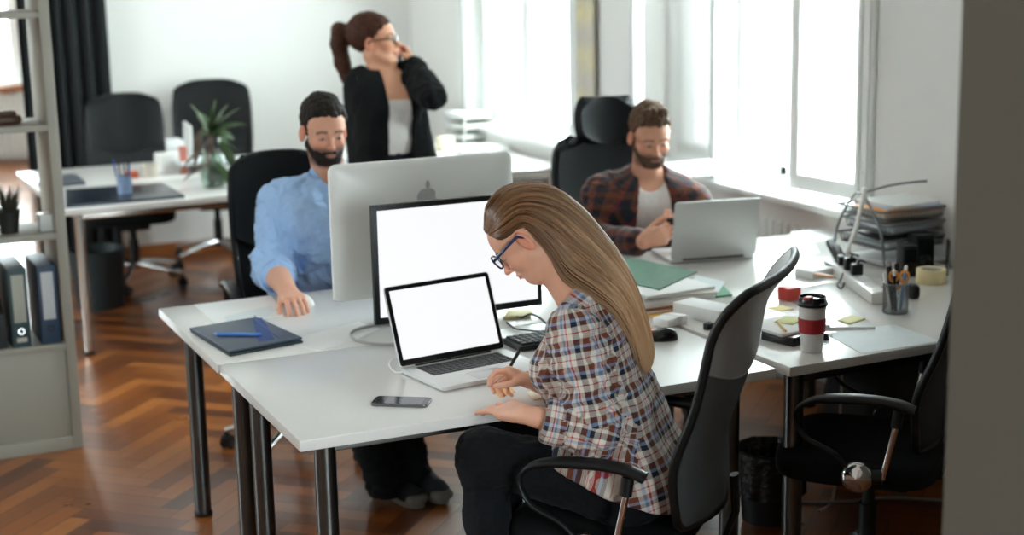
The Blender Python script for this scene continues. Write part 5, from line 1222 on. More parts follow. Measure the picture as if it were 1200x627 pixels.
    b.__init__(); b.shell(bag, 120, 24, .0012); b.build('bin_liner', mat('black bin bag', (12, 13, 15), .25, var=.2, bump=.7, bs=40, bd=.01), r, 60)
    # dark bag under the right desk
    p = Pxz(1035, 5.75, 0); r = empty('backpack', tuple(p), .3, 'large black bag on the floor beneath the right desks', 'bag'); b = MB(); b.sq((0, 0, .21), (.52, .30, .42), .5, .5, 36); mm = b.mesh('bag'); V = verts(mm); setv(mm, V+normals(mm)*(.012*wob(V, 12, 3))[:, None]); link('body', mm, mat('black nylon', (15, 17, 19), .6, bump=.3, bs=200), r, 180)
    b = MB(); b.sq((-.05, -.15, .15), (.30, .08, .20), .5, .5, 24); b.build('front_pocket', M_FABRIC, r, 60); b = MB(); b.tube(spline([(-.07, 0, .41), (-.05, 0, .47), (.05, 0, .47), (.07, 0, .41)], 6), .012, 8); b.build('handle', M_BLACK, r, 60)
    # cable on the floor and the pale cable hanging below the right desk
    pts = [Pz(*q, .006) for q in ((880, 577), (930, 588), (985, 588), (1040, 583), (1110, 587))]; b = MB(); b.tube(spline(pts, 8), .006, 8); tag(b.build('floor_cable', mat('grey cable', (150, 146, 140), .5), None, 60), 'grey cable lying across the parquet under the empty chair', 'cable')
    pts = [Pxz(988, 5.30, .70), Pxz(987, 5.30, .55), Pxz(985, 5.31, .35), Pxz(980, 5.32, .12), Pxz(975, 5.30, .007), Pxz(960, 5.20, .006)]; b = MB(); b.tube(spline(pts, 8), .0045, 8); tag(b.build('hanging_cable', mat('beige cable', (196, 178, 160), .5), None, 60), 'beige cable hanging below the front right desk', 'cable')
def screen_mat(name, s, col=(250, 252, 255)):
    t = NT(name); n = t.noise(2, 1, t.obj()); t.l(t.mix(n, rgb(*col), rgb(252, 252, 253)), t.b.inputs['Emission Color']); t.set(Roughness=.3); t.b.inputs['Base Color'].default_value = (.02, .02, .02, 1); t.b.inputs['Emission Strength'].default_value = s; return t.m
SCREEN = .37
def computers():
    # aluminium laptop in front
    hl, hr = Pz(468, 433, .752), Pz(592, 410, .752); x = unit((hr-hl)*np.array([1, 1, 0])); a = math.atan2(x[1], x[0]); c = (hl+hr)/2
    def laptop(c, a, W, Dp, Hs, lean, label, scr=True):
        r = empty('laptop', (c[0], c[1], ZT), a, label, 'laptop')
        b = MB(); z0 = .003; poly = []
        def rr(w, d, cy, rad, n=6):
            out = []
            for (sx, sy, a0) in ((1, 1, 0), (-1, 1, PI/2), (-1, -1, PI), (1, -1, 3*PI/2)):
                for i in range(n+1): t = a0+PI/2*i/n; out.append((sx*(w/2-rad)+rad*math.cos(t), cy+sy*(d/2-rad)+rad*math.sin(t)))
            return out
        b.prism(rr(W, Dp, -Dp/2+.004, .012), z0, .0145, None, .002); base = b.build('base', M_ALU, r, 40)
        b = MB()
        for sx in (-1, 1):
            for yy in (-.02, -Dp+.03): b.lathe([(0, 0), (.007, 0), (.007, .004)], 12, Matrix.Translation((sx*(W/2-.03), yy, -.0002)))
        b.build('rubber_feet', M_BLACK, r, 40)
        kw = W*.78; kd = Dp*.42; y1 = -.022; b = MB(); b.box((0, y1-kd/2, .0147), (kw, kd, .0012), b=.0004); b.build('key_well', mat('key well', (120, 122, 124), .5, .5), r)
        b = MB(); cols, rows = 14, 6; pw, pd = kw/cols, kd/rows
        for j in range(rows):
            for i in range(cols):
                if j == 0 and 4 <= i <= 8: continue
                b.box((-kw/2+pw*(i+.5), y1-kd+pd*(j+.5), .0160), (pw*.80, pd*.76, .0016), b=.0005)
        b.box((-kw/2+pw*6.5, y1-kd+pd*.5, .0160), (pw*4.8, pd*.76, .0016), b=.0005); b.build('keys', M_BLACK, r)
        b = MB(); b.box((0, -Dp+.055, .0146), (W*.30, .075, .0006), b=.0002); b.build('trackpad', mat('trackpad glass', (190, 191, 191), .3, .6), r)
        M = Matrix.Translation((0, .002, .016))@Matrix.Rotation(-lean, 4, 'X')
        b = MB(); b.prism(rr(W, Hs, Hs/2, .010), -.003, .003, M@Matrix.Rotation(PI/2, 4, 'X'), .001); lid = b.build('lid', M_ALU, r, 40)
        b = MB(); b.prism(rr(W-.004, Hs-.004, Hs/2, .009), -.0008, .0006, M@Matrix.Translation((0, -.0033, 0))@Matrix.Rotation(PI/2, 4, 'X')); b.build('bezel', M_BLKGLOSS, lid, 40)
        b = MB(); b.box((0, -.0045, Hs/2+.003), (W-.030, .0004, Hs-.034), M); b.build('screen', screen_mat('laptop screen', SCREEN), lid, None)
        b = MB(); b.tube([(-W*.36, .001, .0135), (W*.36, .001, .0135)], .0055, 10); b.build('hinge', M_BLACK, r)
        return r
    laptop(c, a, .362, .250, .240, R(21), 'open silver laptop with blank white screen on the front left desk')
    hl, hr = Pz(789.5, 306, .750), Pz(880.5, 299.5, .750); x = unit((hl-hr)*np.array([1, 1, 0])); laptop((hl+hr)/2, math.atan2(x[1], x[0]), .345, .24, .235, R(13), 'open silver laptop seen from behind in front of the man in the checked shirt')
    # charging cable of the front laptop
    def cable(pts, r, m, name, label): b = MB(); b.tube(spline(pts, 8), r, 8); return tag(b.build(name, m, None, 60), label, 'cable')
    cable([Pz(474, 436, ZT+.007), Pz(463, 436, ZT+.004), Pz(456, 428, ZT+.003), Pz(460, 421, ZT+.003), Pz(475, 419, ZT+.003), Pz(500, 416, ZT+.003)], .0022, M_WHITEP, 'charging_cable', 'thin white charging cable at the left of the open laptop')
    cable([Pz(*q, ZT+.006) for q in ((500, 381), (470, 380), (440, 381), (418, 386), (411, 392), (418, 399), (440, 403), (470, 404), (505, 404))], .0048, mat('grey cable sleeve', (168, 168, 164), .5), 'power_cable', 'looped grey power cable on the desk below the silver monitor')
    # black framed monitor
    def W3(u, v, z=0.): return LD(u, v, z)
    c = W3(.757, .75); r = empty('monitor', (c[0], c[1], ZT), aL_, 'black framed monitor with blank white screen behind the open laptop', 'monitor'); MW, MH, zc = .566, .372, 1.006-ZT
    b = MB(); b.box((0, .012, zc), (MW, .022, MH), b=.004); b.box((0, .035, zc), (MW*.7, .03, MH*.66), b=.012); b.build('housing', M_BLACK, r)
    b = MB(); b.box((0, -.0002, zc+.003), (MW-.034, .003, MH-.040)); b.build('screen', screen_mat('monitor screen', SCREEN), r, None)
    b = MB(); b.box((0, .062, .17), (.05, .02, .33), b=.006); b.box((0, .05, zc-.02), (.07, .04, .07), b=.008); b.build('stand_neck', M_BLACK, r)
    b = MB(); b.prism([(.125*math.cos(2*PI*i/32), .05+.09*math.sin(2*PI*i/32)) for i in range(32)], .0, .012, None, .003); b.build('stand_base', M_BLACK, r)
    # large silver all in one seen from behind
    c = W3(.793, 1.15); r = empty('desktop_computer', (c[0], c[1], ZT), aL_, 'large silver desktop computer seen from behind, front of the man in blue', 'computer'); IW, IH = .652, .455; zc = 1.040-ZT
    b = MB()
    def rrect(w, h, rad, n=8):
        out = []
        for (sx, sy, a0) in ((1, 1, 0), (-1, 1, PI/2), (-1, -1, PI), (1, -1, 3*PI/2)):
            for i in range(n+1): t = a0+PI/2*i/n; out.append((sx*(w/2-rad)+rad*math.cos(t), sy*(h/2-rad)+rad*math.sin(t)))
        return out
    # bulged back: stacked rounded outlines
    vs = []; fs = []; rings = [(1, .0), (1, .006), (.992, .010), (.90, .018), (.70, .030), (.45, .038), (.2, .042), (.02, .043)]; n = 36
    for (s, d) in rings:
        for (x, z) in rrect(IW*s, IH*s, .026*s): vs.append((x, -d, zc+z))
    for i in range(len(rings)-1):
        for k in range(n): fs.append((i*n+k, (i+1)*n+k, (i+1)*n+(k+1) % n, i*n+(k+1) % n))
    fs.append(tuple((len(rings)-1)*n+k for k in range(n))); fs.append(tuple(range(n))); M_BODY = mat('bead blasted aluminium', (238, 240, 237), .45, .12, var=.01)
    b.add(vs, fs); b.build('housing', M_BODY, r, 60)
    b = MB(); b.prism(rrect(IW-.006, IH-.006, .024), 0, .004, Matrix.Translation((0, .0005, zc))@Matrix.Rotation(-PI/2, 4, 'X')); b.build('front_glass', M_BLKGLOSS, r)
    b = MB(); b.box((0, .0052, zc+.035), (IW-.05, .001, IH-.12)); b.build('screen', screen_mat('rear screen', .25), r, None)
    b = MB(); b.box((0, .0048, zc-IH/2+.032), (IW-.004, .002, .062)); b.build('chin', M_BODY, r)
    b = MB()
    b.shell(lambda u, v: ((u-.5)*.19, -.045-.06*math.sin(v*PI*.5)*(1-v)-.05*v*0, .004+.19*(v)) , 8, 10, .008)
    b.box((0, -.02, .0045), (.195, .17, .009), b=.003); b.build('stand', M_BODY, r)
    # faint fruit shaped logo in the middle of the back
    b = MB(); pts = []
    for i in range(40):
        a = 2*PI*i/40; rad = .034*(1+.10*math.cos(2*a)*.5-.10*math.exp(-((a-PI/2)/.35)**2)-.06*math.exp(-((a-3*PI/2)/.3)**2)-.22*math.exp(-((a-.12)/.30)**2)-.22*math.exp(-((a-2*PI-.12)/.30)**2)); pts.append((rad*math.cos(a), rad*math.sin(a)*1.02))
    b.prism(pts, 0, .0012, Matrix.Translation((0, -.0432, zc+.100))@Matrix.Rotation(PI/2, 4, 'X')); b.prism([(.003+.014*math.cos(t)*.5, .044+.014*math.sin(t)) for t in [2*PI*i/16 for i in range(16)]], 0, .0012, Matrix.Translation((0, -.0432, zc+.100))@Matrix.Rotation(PI/2, 4, 'X')); b.build('logo', mat('logo grey', (196, 197, 195), .35, .3), r)
    # white mouse and black mouse
    def mouse(p, a, m, label, led=False, s=1.0):
        r = empty('computer_mouse', (p[0], p[1], ZT), a, label, 'mouse'); b = MB()
        def fn(u, v):
            t = 2*PI*u; ph = PI/2*v; x = .031*s*math.copysign(abs(math.cos(t))**.8, math.cos(t))*math.cos(ph)**.7; y = .055*s*math.sin(t)*math.cos(ph)**.7; return (x, y, .002+.034*s*math.sin(ph)*(1-.25*(y/.055)))
        b.grid(fn, 32, 10); b.lathe([(.0, .001), (.02, .001)], 24); b.build('shell', m, r, 60)
        b = MB(); b.prism([(.030*s*math.cos(2*PI*i/24), .054*s*math.sin(2*PI*i/24)) for i in range(24)], 0, .003); b.build('underside', M_BLACK if led else M_WHITEP, r)
        if led: b = MB(); b.sq((0, .028*s, .0285*s), (.006, .014, .008), .8, .8, 10); b.build('wheel', mat('red lit wheel', (200, 30, 20), .4, emit=(255, 40, 20), es=.7), r)
        return r
    mouse(Pz(356, 357, ZT), aL_+PI+.2, M_WHITEP, 'white mouse under the hand of the man in blue', s=.95); mouse(Pz(774, 398, ZT), aL_+.25+.9, M_BLKGLOSS, 'black mouse with a red light to the right of the fair hair', True)
    # phone in front
    a0, b0 = Pz(434, 470, ZT+.008), Pz(507, 471, ZT+.008); cc = Pz(470.5, 469.5, ZT+.007); an = math.atan2(b0[1]-a0[1], b0[0]-a0[0])-.06
    r = empty('smartphone', (cc[0], cc[1], ZT), an, 'smartphone lying face up near the front edge of the desk', 'phone'); b = MB(); b.prism(rrect(.158, .076, .012), 0, .0075, None, .002); b.build('case', mat('space grey metal', (120, 122, 126), .35, .8), r, 40)
    b = MB(); b.prism(rrect(.153, .071, .010), .0074, .0079); b.build('glass', M_BLKGLOSS, r, 40); b = MB(); b.box((.01, 0, .0080), (.105, .066, .0003)); b.build('screen', mat('dim screen', (72, 78, 86), .12), r)
    # black keyboard partly behind the woman
    c0 = Pz(634, 402, ZT); r = empty('keyboard', (c0[0], c0[1], ZT), aL_+.05, 'black keyboard partly hidden behind the woman\'s arm', 'keyboard'); b = MB(); b.box((0.03, 0, .009), (.28, .13, .016), b=.005); b.build('base', M_BLACK, r)
    for j in range(5):
        for i in range(12): b = MB(); b.box((-.085+.0215*i, -.046+.0225*j, .020), (.018, .018, .008), b=.002); b.build('key', M_DARKTRIM, r)
    p = Pz(607, 368, ZT); sheet('candy_packet', [(590, 371), (596, 363), (624, 361), (622, 369)], ZT, .012, mat('cream printed paper', (226, 216, 160), .5, var=.25, vs=80), 'pale yellow packet on the desk below the black framed monitor', 'packet', b=.002)
    cable([Pz(*q, ZT+.004) for q in ((594, 378), (604, 385), (618, 387), (632, 388), (655, 386))], .0028, M_BLACK, 'black_cable', 'thin black cable on the desk below the monitor corner')
    cable([Pz(606, 371, ZT+.01), Pz(612, 372, ZT+.03), Pz(622, 368, ZT+.04), Pz(632, 372, ZT+.012), Pz(640, 379, ZT+.004)], .0035, M_BLACK, 'curled_cable', 'curled black lead under the right corner of the black framed monitor')
def front_left_stuff():
    M_NAV = mat('navy card folder', (62, 74, 92), .40, var=.1, vs=20); M_DG = mat('dark green card', (26, 44, 46), .5)
    pts = [(223, 387), (301, 374), (355, 400), (269, 416)]; P = [Pz(x, y, ZT+.006) for x, y in pts]; c = sum(P)/4
    r = empty('folder', (c[0], c[1], ZT), 0, 'navy blue elastic folder on the left desk with a pen on top', 'folder')
    b = MB(); b.prism([(p[0], p[1]) for p in P], ZT, ZT+.007, None, .001); b.build('back_cover', M_DG, r, 35, True)
    P2 = [Pz(x, y, ZT+.016) for x, y in ((222, 384), (301, 371), (354, 395), (269, 411))]; b = MB(); b.prism([(p[0], p[1]) for p in P2], ZT+.0085, ZT+.0155, None, .001); b.build('front_cover', M_NAV, r, 35, True)
    b = MB(); q = [Pz(x, y, ZT+.0175) for x, y in ((296, 373), (307, 372), (322, 397), (302, 400))]; b.prism([(p[0], p[1]) for p in q], ZT+.0152, ZT+.0165, None); b.build('flap', mat('dark blue cloth', (34, 66, 128), .6), r, 35, True)
    b = MB(); b.tube([Pz(330, 400, ZT+.008), Pz(328, 397, ZT+.0172), Pz(298, 373, ZT+.0172), Pz(299, 370, ZT+.008)], .0022, 6); b.build('elastic', mat('blue elastic', (40, 70, 130), .6), r, 35, True)
    def pen(a, e, m, label, name='pen', r=.005, tipm=None):
        a = Vector(a); e = Vector(e); d = (e-a); L = d.length; rt = empty(name, tuple(a), 0, label, 'pen'); M = align(d); Mi = Matrix.Translation((0, 0, 0))@M
        b = MB(); b.lathe([(r*.8, .012), (r, .02), (r, L-.01), (r*.7, L), (0, L)], 14, M); b.build('barrel', m, rt, 40); b = MB(); b.lathe([(.0008, 0), (r*.8, .012)], 14, M, (True, True)); b.build('tip', tipm or M_CHROME, rt, 40)
        b = MB(); b.box((r+.001, 0, L-.028), (.0015, .003, .045), M, b=.0006); b.build('clip', tipm or M_CHROME, rt); return rt
    pen(Pz(250, 391, ZT+.0215), Pz(306, 392, ZT+.0215), mat('blue translucent plastic', (80, 130, 205), .2), 'blue pen lying on the navy folder', r=.0055, tipm=mat('pale blue plastic', (120, 160, 210), .3))
    tip = Pz(589, 446, ZT+.010); end = Pd(609, 410, 4.21); pen(tip, end, mat('dark green metal', (30, 44, 40), .25, .6), 'dark green pen held in the right hand of the woman', r=.0048)
    sheet('paper_sheet', [(228, 357), (318, 346), (333, 371), (252, 379)], ZT, .0012, M_PAPER, 'white paper sheets left of the white mouse', 'paper')
    sheet('paper_sheet', [(262, 371), (318, 358), (322, 364), (312, 373), (266, 377)], ZT+.0014, .0006, M_PAPER2, 'loose slip on top of the white sheets by the mouse', 'paper')
    sheet('paper_sheet', [(337, 402), (372, 411), (414, 399), (446, 385), (420, 377), (362, 392)], ZT, .0010, M_PAPER, 'white sheet peeking out behind the navy folder', 'paper')
    o = sheet('sticky_note', [(577, 455), (592, 449), (604, 459), (586, 466)], ZT, .0012, mat('orange sticky note', (236, 176, 88), .7), 'orange sticky note under the woman\'s hands', 'note')
    sheet('sticky_note_pad', [(617, 459), (640, 455), (648, 464), (625, 468)], ZT, .004, mat('cream notes', (236, 232, 214), .7), 'small white note pad beside the writing hand', 'note pad')
def centre_stuff():
    # stack of papers with green folder
    ang = RA+.05
    Pc = Pz(783, 350, ZT+.03); base = np.array([Pc[0], Pc[1]]); rg = random.Random(5)
    def layer(z, t, w, d, a, m, name, label, cat, off=(0, 0), px=None, group=None):
        M = Matrix.Translation((base[0]+off[0], base[1]+off[1], 0))@RZ(a); b = MB(); b.box((0, 0, z+t/2), (w, d, t), M, b=min(.002, t*.3)); return tag(b.build(name, m, None), label, cat, group)
    z = ZT; a0 = -.05
    layer(z, .005, .27, .20, a0+.30, mat('yellow envelope', (232, 176, 74), .6), 'envelope', 'yellow envelope at the bottom of the pile with the green folder', 'envelope', (-.01, .0)); z += .0052
    layer(z, .009, .28, .20, a0+.10, M_PAPER, 'paper_stack', 'thin white bundle just above the yellow envelope', 'paper', (.0, .03)); z += .0092
    layer(z, .006, .27, .20, a0-.02, mat('brown card cover', (150, 96, 58), .6), 'notebook', 'brown covered notebook in the middle of the paper pile', 'notebook', (.0, .02)); z += .0062
    layer(z, .020, .28, .20, a0+.06, M_PAPER, 'paper_stack', 'thick white paper bundle under the green folder', 'paper', (.01, .04)); z += .0202
    layer(z, .012, .28, .20, a0-.14, mat('ivory paper', (226, 224, 216), .7), 'paper_stack', 'fanned cream bundle near the top of the paper pile', 'paper', (.03, .05)); z += .0122
    layer(z, .010, .28, .20, a0+.12, M_PAPER, 'paper_stack', 'white bundle directly beneath the green folder', 'paper', (.015, .05)); z += .0102
    sheet('folder', [(718, 303), (750, 304), (817, 318), (773, 339), (738, 331)], z, .004, mat('mottled green card', (46, 104, 78), .55, var=.4, vs=60), 'mottled green folder lying on top of the paper pile', 'folder')
    b = MB(); p = Pz(806, 345, ZT+.04); b.box((p[0], p[1], ZT+.040), (.02, .008, .012), rz=.3, b=.002); tag(b.build('binder_clip', M_BLACK, None), 'black clip on the paper pile', 'clip')
    # white adapter with strap, small boxes
    def box_px(px, py, w, d, h, a, m, name, label, cat, z=ZT, b_=.003):
        p = Pz(px, py, z); b = MB(); b.box((p[0], p[1], z+h/2), (w, d, h), rz=a, b=b_); return tag(b.build(name, m, None), label, cat), p
    p = Pz(785, 380, ZT); r = empty('power_adapter', (p[0], p[1], ZT), .35, 'white power adapter with a strap in front of the paper pile', 'adapter'); b = MB(); b.box((0, 0, .014), (.10, .065, .028), b=.005); b.build('housing', M_WHITEP, r); b = MB(); b.box((.012, 0, .0145), (.024, .068, .030), b=.004); b.build('strap', mat('white fabric strap', (214, 214, 212), .8), r)
    r_ = box_px(827, 372, .10, .20, .045, .30, M_PAPER, 'paper_box', 'white box standing right of the paper pile', 'box')
    box_px(845, 372, .10, .16, .018, .1, M_WHITEP, 'paper_box', 'flat white box beside the chair back on the right desk', 'box')
    box_px(830, 386, .03, .02, .022, .3, M_BLACK, 'card_reader', 'tiny black reader beside the chair back', 'device')
    sheet('folder', [(812, 336), (845, 332), (858, 345), (822, 349)], ZT, .006, mat('green card', (84, 150, 116), .6), 'second green folder peeking out right of the paper pile', 'folder')
    sheet('paper_sheet', [(815, 322), (850, 330), (840, 345), (806, 338)], ZT+.0062, .003, M_PAPER2, 'blue white sheets on the second green folder', 'paper')
def cup():
    p = Pz(951, 411, ZT); r = empty('travel_cup', (p[0], p[1], ZT), .0, 'white travel cup with red band and black lid at the desk edge', 'cup'); h = .150
    b = MB(); b.lathe([(0, 0), (.030, 0), (.032, .002), (.0425, h), (.0415, h), (.0305, .004), (0, .004)], 48); b.build('cup_body', mat('white ceramic', (228, 228, 226), .3), r, 40)
    def rad(z): return .032+.0105*z/h
    b = MB(); b.lathe([(rad(.058)+.0002, .058), (rad(.058)+.003, .060), (rad(.102)+.003, .102), (rad(.104)+.0002, .104)], 48); M_R = mat('red silicone', (176, 38, 46), .5, var=.08, bump=.1); b.build('red_band', M_R, r, 40)
    b = MB(); b.lathe([(.0435, h-.010), (.0465, h-.008), (.0465, h-.001), (.0440, h+.001), (.0415, h+.010), (.0400, h+.018), (.0380, h+.019), (.0365, h+.012), (0, h+.011)], 48, None, (True, False)); b.build('lid', M_BLKGLOSS, r, 40)
    an = math.atan2(-p[1], -p[0])-.5; b = MB(); b.box((.026*math.cos(an), .026*math.sin(an), h+.017), (.030, .022, .009), rz=an, b=.003); b.build('lid_tab', M_R, r)
def right_stuff():
    def bx(px, py, w, d, h, a, m, name, label, cat, z=ZT, b_=.003, group=None):
        p = Pz(px, py, z); b = MB(); b.box((p[0], p[1], z+h/2), (w, d, h), rz=a, b=b_); return tag(b.build(name, m, None), label, cat, group)
    # black case with papers behind the cup
    bx(928, 398, .14, .13, .030, .25, M_BLKGLOSS, 'black_case', 'flat black case left of the travel cup', 'case')
    p = Pz(925, 391, ZT+.03); 
    bx(922, 383, .20, .18, .010, .1, M_PAPER, 'paper_stack', 'papers lying on the flat black case', 'paper', z=ZT+.0302)
    bx(925, 376, .085, .065, .003, .5, mat('lime notes', (206, 206, 128), .7), 'sticky_note', 'lime green sticky note on the papers by the cup', 'note', z=ZT+.0404)
    bx(915, 362, .06, .06, .003, .1, mat('pale yellow notes', (232, 220, 140), .7), 'sticky_note', 'pale yellow sticky note behind the black case', 'note', z=ZT+.0404)
    p = Pz(922, 351, ZT); bx(925, 351, .062, .05, .045, .15, mat('red card', (206, 62, 50), .5), 'tissue_box', 'small red box behind the travel cup', 'box')
    a = Pz(911, 376, ZT+.046); e = Pz(921, 388, ZT+.046); b = MB(); b.tube([a, e], .0035, 8); tag(b.build('pencil', mat('yellow pencil', (220, 180, 90), .5), None), 'stub of yellow pencil on the papers', 'pencil')
    sheet('plastic_sleeve', [(940, 383), (1026, 383), (985, 350), (938, 351)], ZT, .010, mat('clear plastic with papers', (242, 245, 246), .18, var=.03), 'clear plastic sleeve of papers right of the cup', 'sleeve')
    sheet('sticky_note', [(981, 374), (995, 379), (1014, 373), (999, 369)], ZT+.0102, .005, mat('yellow notes', (232, 228, 170), .7), 'pale yellow note pad on the clear plastic sleeve', 'note')
    sheet('paper_sheet', [(967, 391), (1010, 414), (1103, 400), (1048, 380)], ZT, .0012, mat('bluish paper', (218, 228, 232), .6), 'large pale blue sheet at the front of the right desk', 'paper')
    # binder clip
    p = Pz(965, 398, ZT); r = empty('binder_clip', (p[0], p[1], ZT), .4, 'metal binder clip standing beside the cup', 'clip'); b = MB(); b.prism([(-.009, 0), (.009, 0), (.002, .02), (-.002, .02)], -.016, .016, Matrix.Rotation(PI/2, 4, 'X')); b.build('jaw', M_BLACK, r)
    b = MB(); b.tube(spline([(.004, -.01, .003), (.03, -.012, .006), (.045, 0, .006), (.03, .012, .006), (.004, .01, .003)], 5), .0012, 6); b.build('lever', M_CHROME, r, 60)
    # power strip with plugs
    a, e = Pz(985, 322, ZT), Pz(1030, 356, ZT); d = unit(e-a); L = float(np.linalg.norm(e-a)); c = (a+e)/2; an = math.atan2(d[1], d[0]); r = empty('power_strip', (c[0], c[1], ZT), an, 'white power strip with black plugs on the right desk', 'power strip')
    b = MB(); b.box((0, 0, .021), (L+.03, .062, .042), b=.008); b.build('housing', M_WHITEP, r)
    for i in range(6):
        x = -L/2+.03+i*(L-.04)/5; b = MB(); b.lathe([(.0, .0385), (.020, .0385), (.022, .0435), (.0235, .0435)], 20, Matrix.Translation((x, 0, 0))); b.build('socket', mat('socket grey', (190, 190, 188), .4), r, 40)
    b = MB(); b.box((-L/2+.0, 0, .044), (.018, .024, .006), b=.002); b.build('switch', mat('orange lit switch', (220, 60, 20), .4, emit=(255, 90, 20), es=.8), r)
    for i, (x, h) in enumerate(((-L/2+.03, .036), (-L/2+.03+(L-.04)/5, .045), (-L/2+.03+2*(L-.04)/5, .040))):
        q = Matrix.Translation((c[0], c[1], 0))@RZ(an); w = q@Vector((x, 0, ZT+.0435)); t = empty('plug', tuple(w), an, ['black plug nearest the lit switch of the power strip', 'tall middle black plug in the power strip', 'black plug nearest the pencil cup in the power strip'][i], 'plug', None)
        b = MB(); b.box((0, 0, h/2), (.034, .040, h), b=.006); b.build('plug_body', M_BLACK, t); b = MB(); b.tube([(0, .0, h-.004), (0, .012, h+.012), (.01, .03, h+.006)], .004, 6); b.build('strain_relief', M_BLACK, t, 60)
    w = (Matrix.Translation((c[0], c[1], 0))@RZ(an))@Vector((-L/2+.055, 0.01, ZT+.06)); b = MB(); top = Pd(1013, 226, w @ Vector(FW) if False else float(Vector(w)@Vector(FW))+.12)
    b.tube(spline([w, w+Vector((.0, .0, .05)), (Vector(w)+Vector(top))/2, top, Vector(top)+Vector((.02, .03, .004)), Vector(top)+Vector((.05, .06, -.03))], 8), .0085, 8); tag(b.build('upright_cable', M_WHITEP, None, 60), 'thick white cable rising from the power strip to the paper trays', 'cable')
    # stapler
    p = Pz(978, 313, ZT); an = math.atan2(*((Pz(992, 318, ZT)-Pz(962, 300, ZT))[[1, 0]])); r = empty('stapler', (p[0], p[1], ZT), an, 'black stapler standing open behind the small card box', 'stapler')
    b = MB(); b.box((0, 0, .006), (.15, .036, .012), b=.004); b.build('stapler_base', M_BLACK, r); M = Matrix.Translation((.06, 0, .018))@Matrix.Rotation(.38, 4, 'Y'); b = MB(); b.box((-.07, 0, .018), (.14, .03, .026), M, b=.008); b.box((-.04, 0, .038), (.07, .028, .02), M, b=.007); b.build('stapler_arm', M_BLACK, r); b = MB(); b.box((-.075, 0, .004), (.125, .018, .01), M, b=.001); b.build('magazine', M_CHROME, r)
    bx(955, 323, .125, .085, .030, .25, mat('white card box', (224, 226, 224), .5), 'card_box', 'small white card box behind the power strip', 'box')
    bx(966, 324, .012, .087, .008, .25, mat('orange sticker', (222, 150, 100), .5), 'label_strip', 'orange label strip on the small card box', 'label', z=ZT+.0302, b_=.001)
    pts = [Pz(988, 320, ZT+.05), Pz(985, 328, ZT+.01), Pz(981, 334, ZT+.004), Pz(986, 338, ZT+.004), Pz(990, 331, ZT+.03)]; b = MB(); b.tube(spline(pts, 6), .0028, 6); tag(b.build('cable', M_BLACK, None, 60), 'thin looped black cord between card box and power strip', 'cable')
    # pencil cup
    p = Pz(1049, 366, ZT); r = empty('pencil_cup', (p[0], p[1], ZT), 0, 'grey wire mesh pencil cup at the right', 'pencil cup'); hh = .100; rd = .041
    b = MB()
    for i in range(46):
        a = 2*PI*i/46
        for s in (1, -1): b.tube([(rd*math.cos(a+s*.62*t/6), rd*math.sin(a+s*.62*t/6), .004+(hh-.006)*t/6) for t in range(7)], .00062, 4)
    b.build('mesh_wall', M_WIRE, r, 60); b = MB()
    for z, rr_ in ((hh, .0026),): b.tube([(rd*math.cos(2*PI*i/40), rd*math.sin(2*PI*i/40), z) for i in range(40)], rr_, 8, closed=True)
    b.build('rim', M_WIRE, r, 60); b = MB(); b.lathe([(0, .001), (rd, .001), (rd, .004), (0, .004)], 32); b.build('bottom', M_WIRE, r, 60)
    def stick(name, dx, dy, tx, ty, L, rad_, m, label, cat, cap=None):
        q = p+np.array([dx, dy, .006]); t = unit(np.array([tx, ty, 1.])); rt = empty(name, tuple(q), 0, label, cat); M = align(t); b = MB(); b.lathe([(rad_*.4, 0), (rad_, .012), (rad_, L-.02)], 12, M, (True, True)); b.build('barrel', m, rt, 40)
        b = MB(); b.lathe([(rad_*1.1, L-.02), (rad_*1.1, L-.004), (rad_*.6, L)], 12, M, (True, True)); b.build('cap', cap or m, rt, 40)
    stick('pen', -.018, .0, -.20, .05, .135, .0045, M_WHITEP, 'white pen leaning left in the wire pencil cup', 'pen'); stick('pen', -.008, -.012, -.12, -.05, .145, .005, M_BLACK, 'black pen with white cap in the wire pencil cup', 'pen', M_WHITEP)
    stick('marker', .0, .015, -.02, .14, .165, .0085, M_BLACK, 'thick black marker with grey cap in the wire pencil cup', 'marker', M_GREY); stick('marker', .01, .012, .10, .10, .155, .0085, M_BLACK, 'second thick black marker at the back of the pencil cup', 'marker'); stick('pen', .018, -.004, .12, .0, .150, .0055, mat('blue pen plastic', (120, 160, 210), .3), 'blue and white pen on the right of the wire pencil cup', 'pen', M_WHITEP)
    r2 = empty('scissors', (p[0], p[1], ZT+.006), 0, 'orange handled scissors standing in the wire pencil cup', 'scissors'); M_O = mat('orange handle', (232, 150, 50), .35); rt_ = unit(np.cross(FW, [0, 0, 1])) if True else 0
    rt_ = Vector((float(ray(700, 300)[0]-ray(600, 300)[0]), float(ray(700, 300)[1]-ray(600, 300)[1]), 0)).normalized(); toc = Vector((-FW[0], -FW[1], 0))
    for s, q in ((-1, .0), (1, .004)):
        c_ = rt_*(s*.017+.006)+Vector((0, 0, .118))+toc*(.012+q); b = MB(); ring = [c_+rt_*(.0135*math.cos(2*PI*i/24))+Vector((0, 0, .0175*math.sin(2*PI*i/24))) for i in range(24)]; b.tube(ring, .0042, 8, closed=True)
        b.tube([c_+Vector((0, 0, -.018)), rt_*.004+Vector((0, 0, .075))+toc*.012], .0048, 8); b.build('handle', M_O, r2, 60)
        b = MB(); b.tube([rt_*.004+Vector((0, 0, .085))+toc*(.010+q), rt_*(-s*.006)+Vector((0, 0, .004))+toc*(.004+q)], [.006, .0012], 4, flat=.3); b.build('blade', M_CHROME, r2)
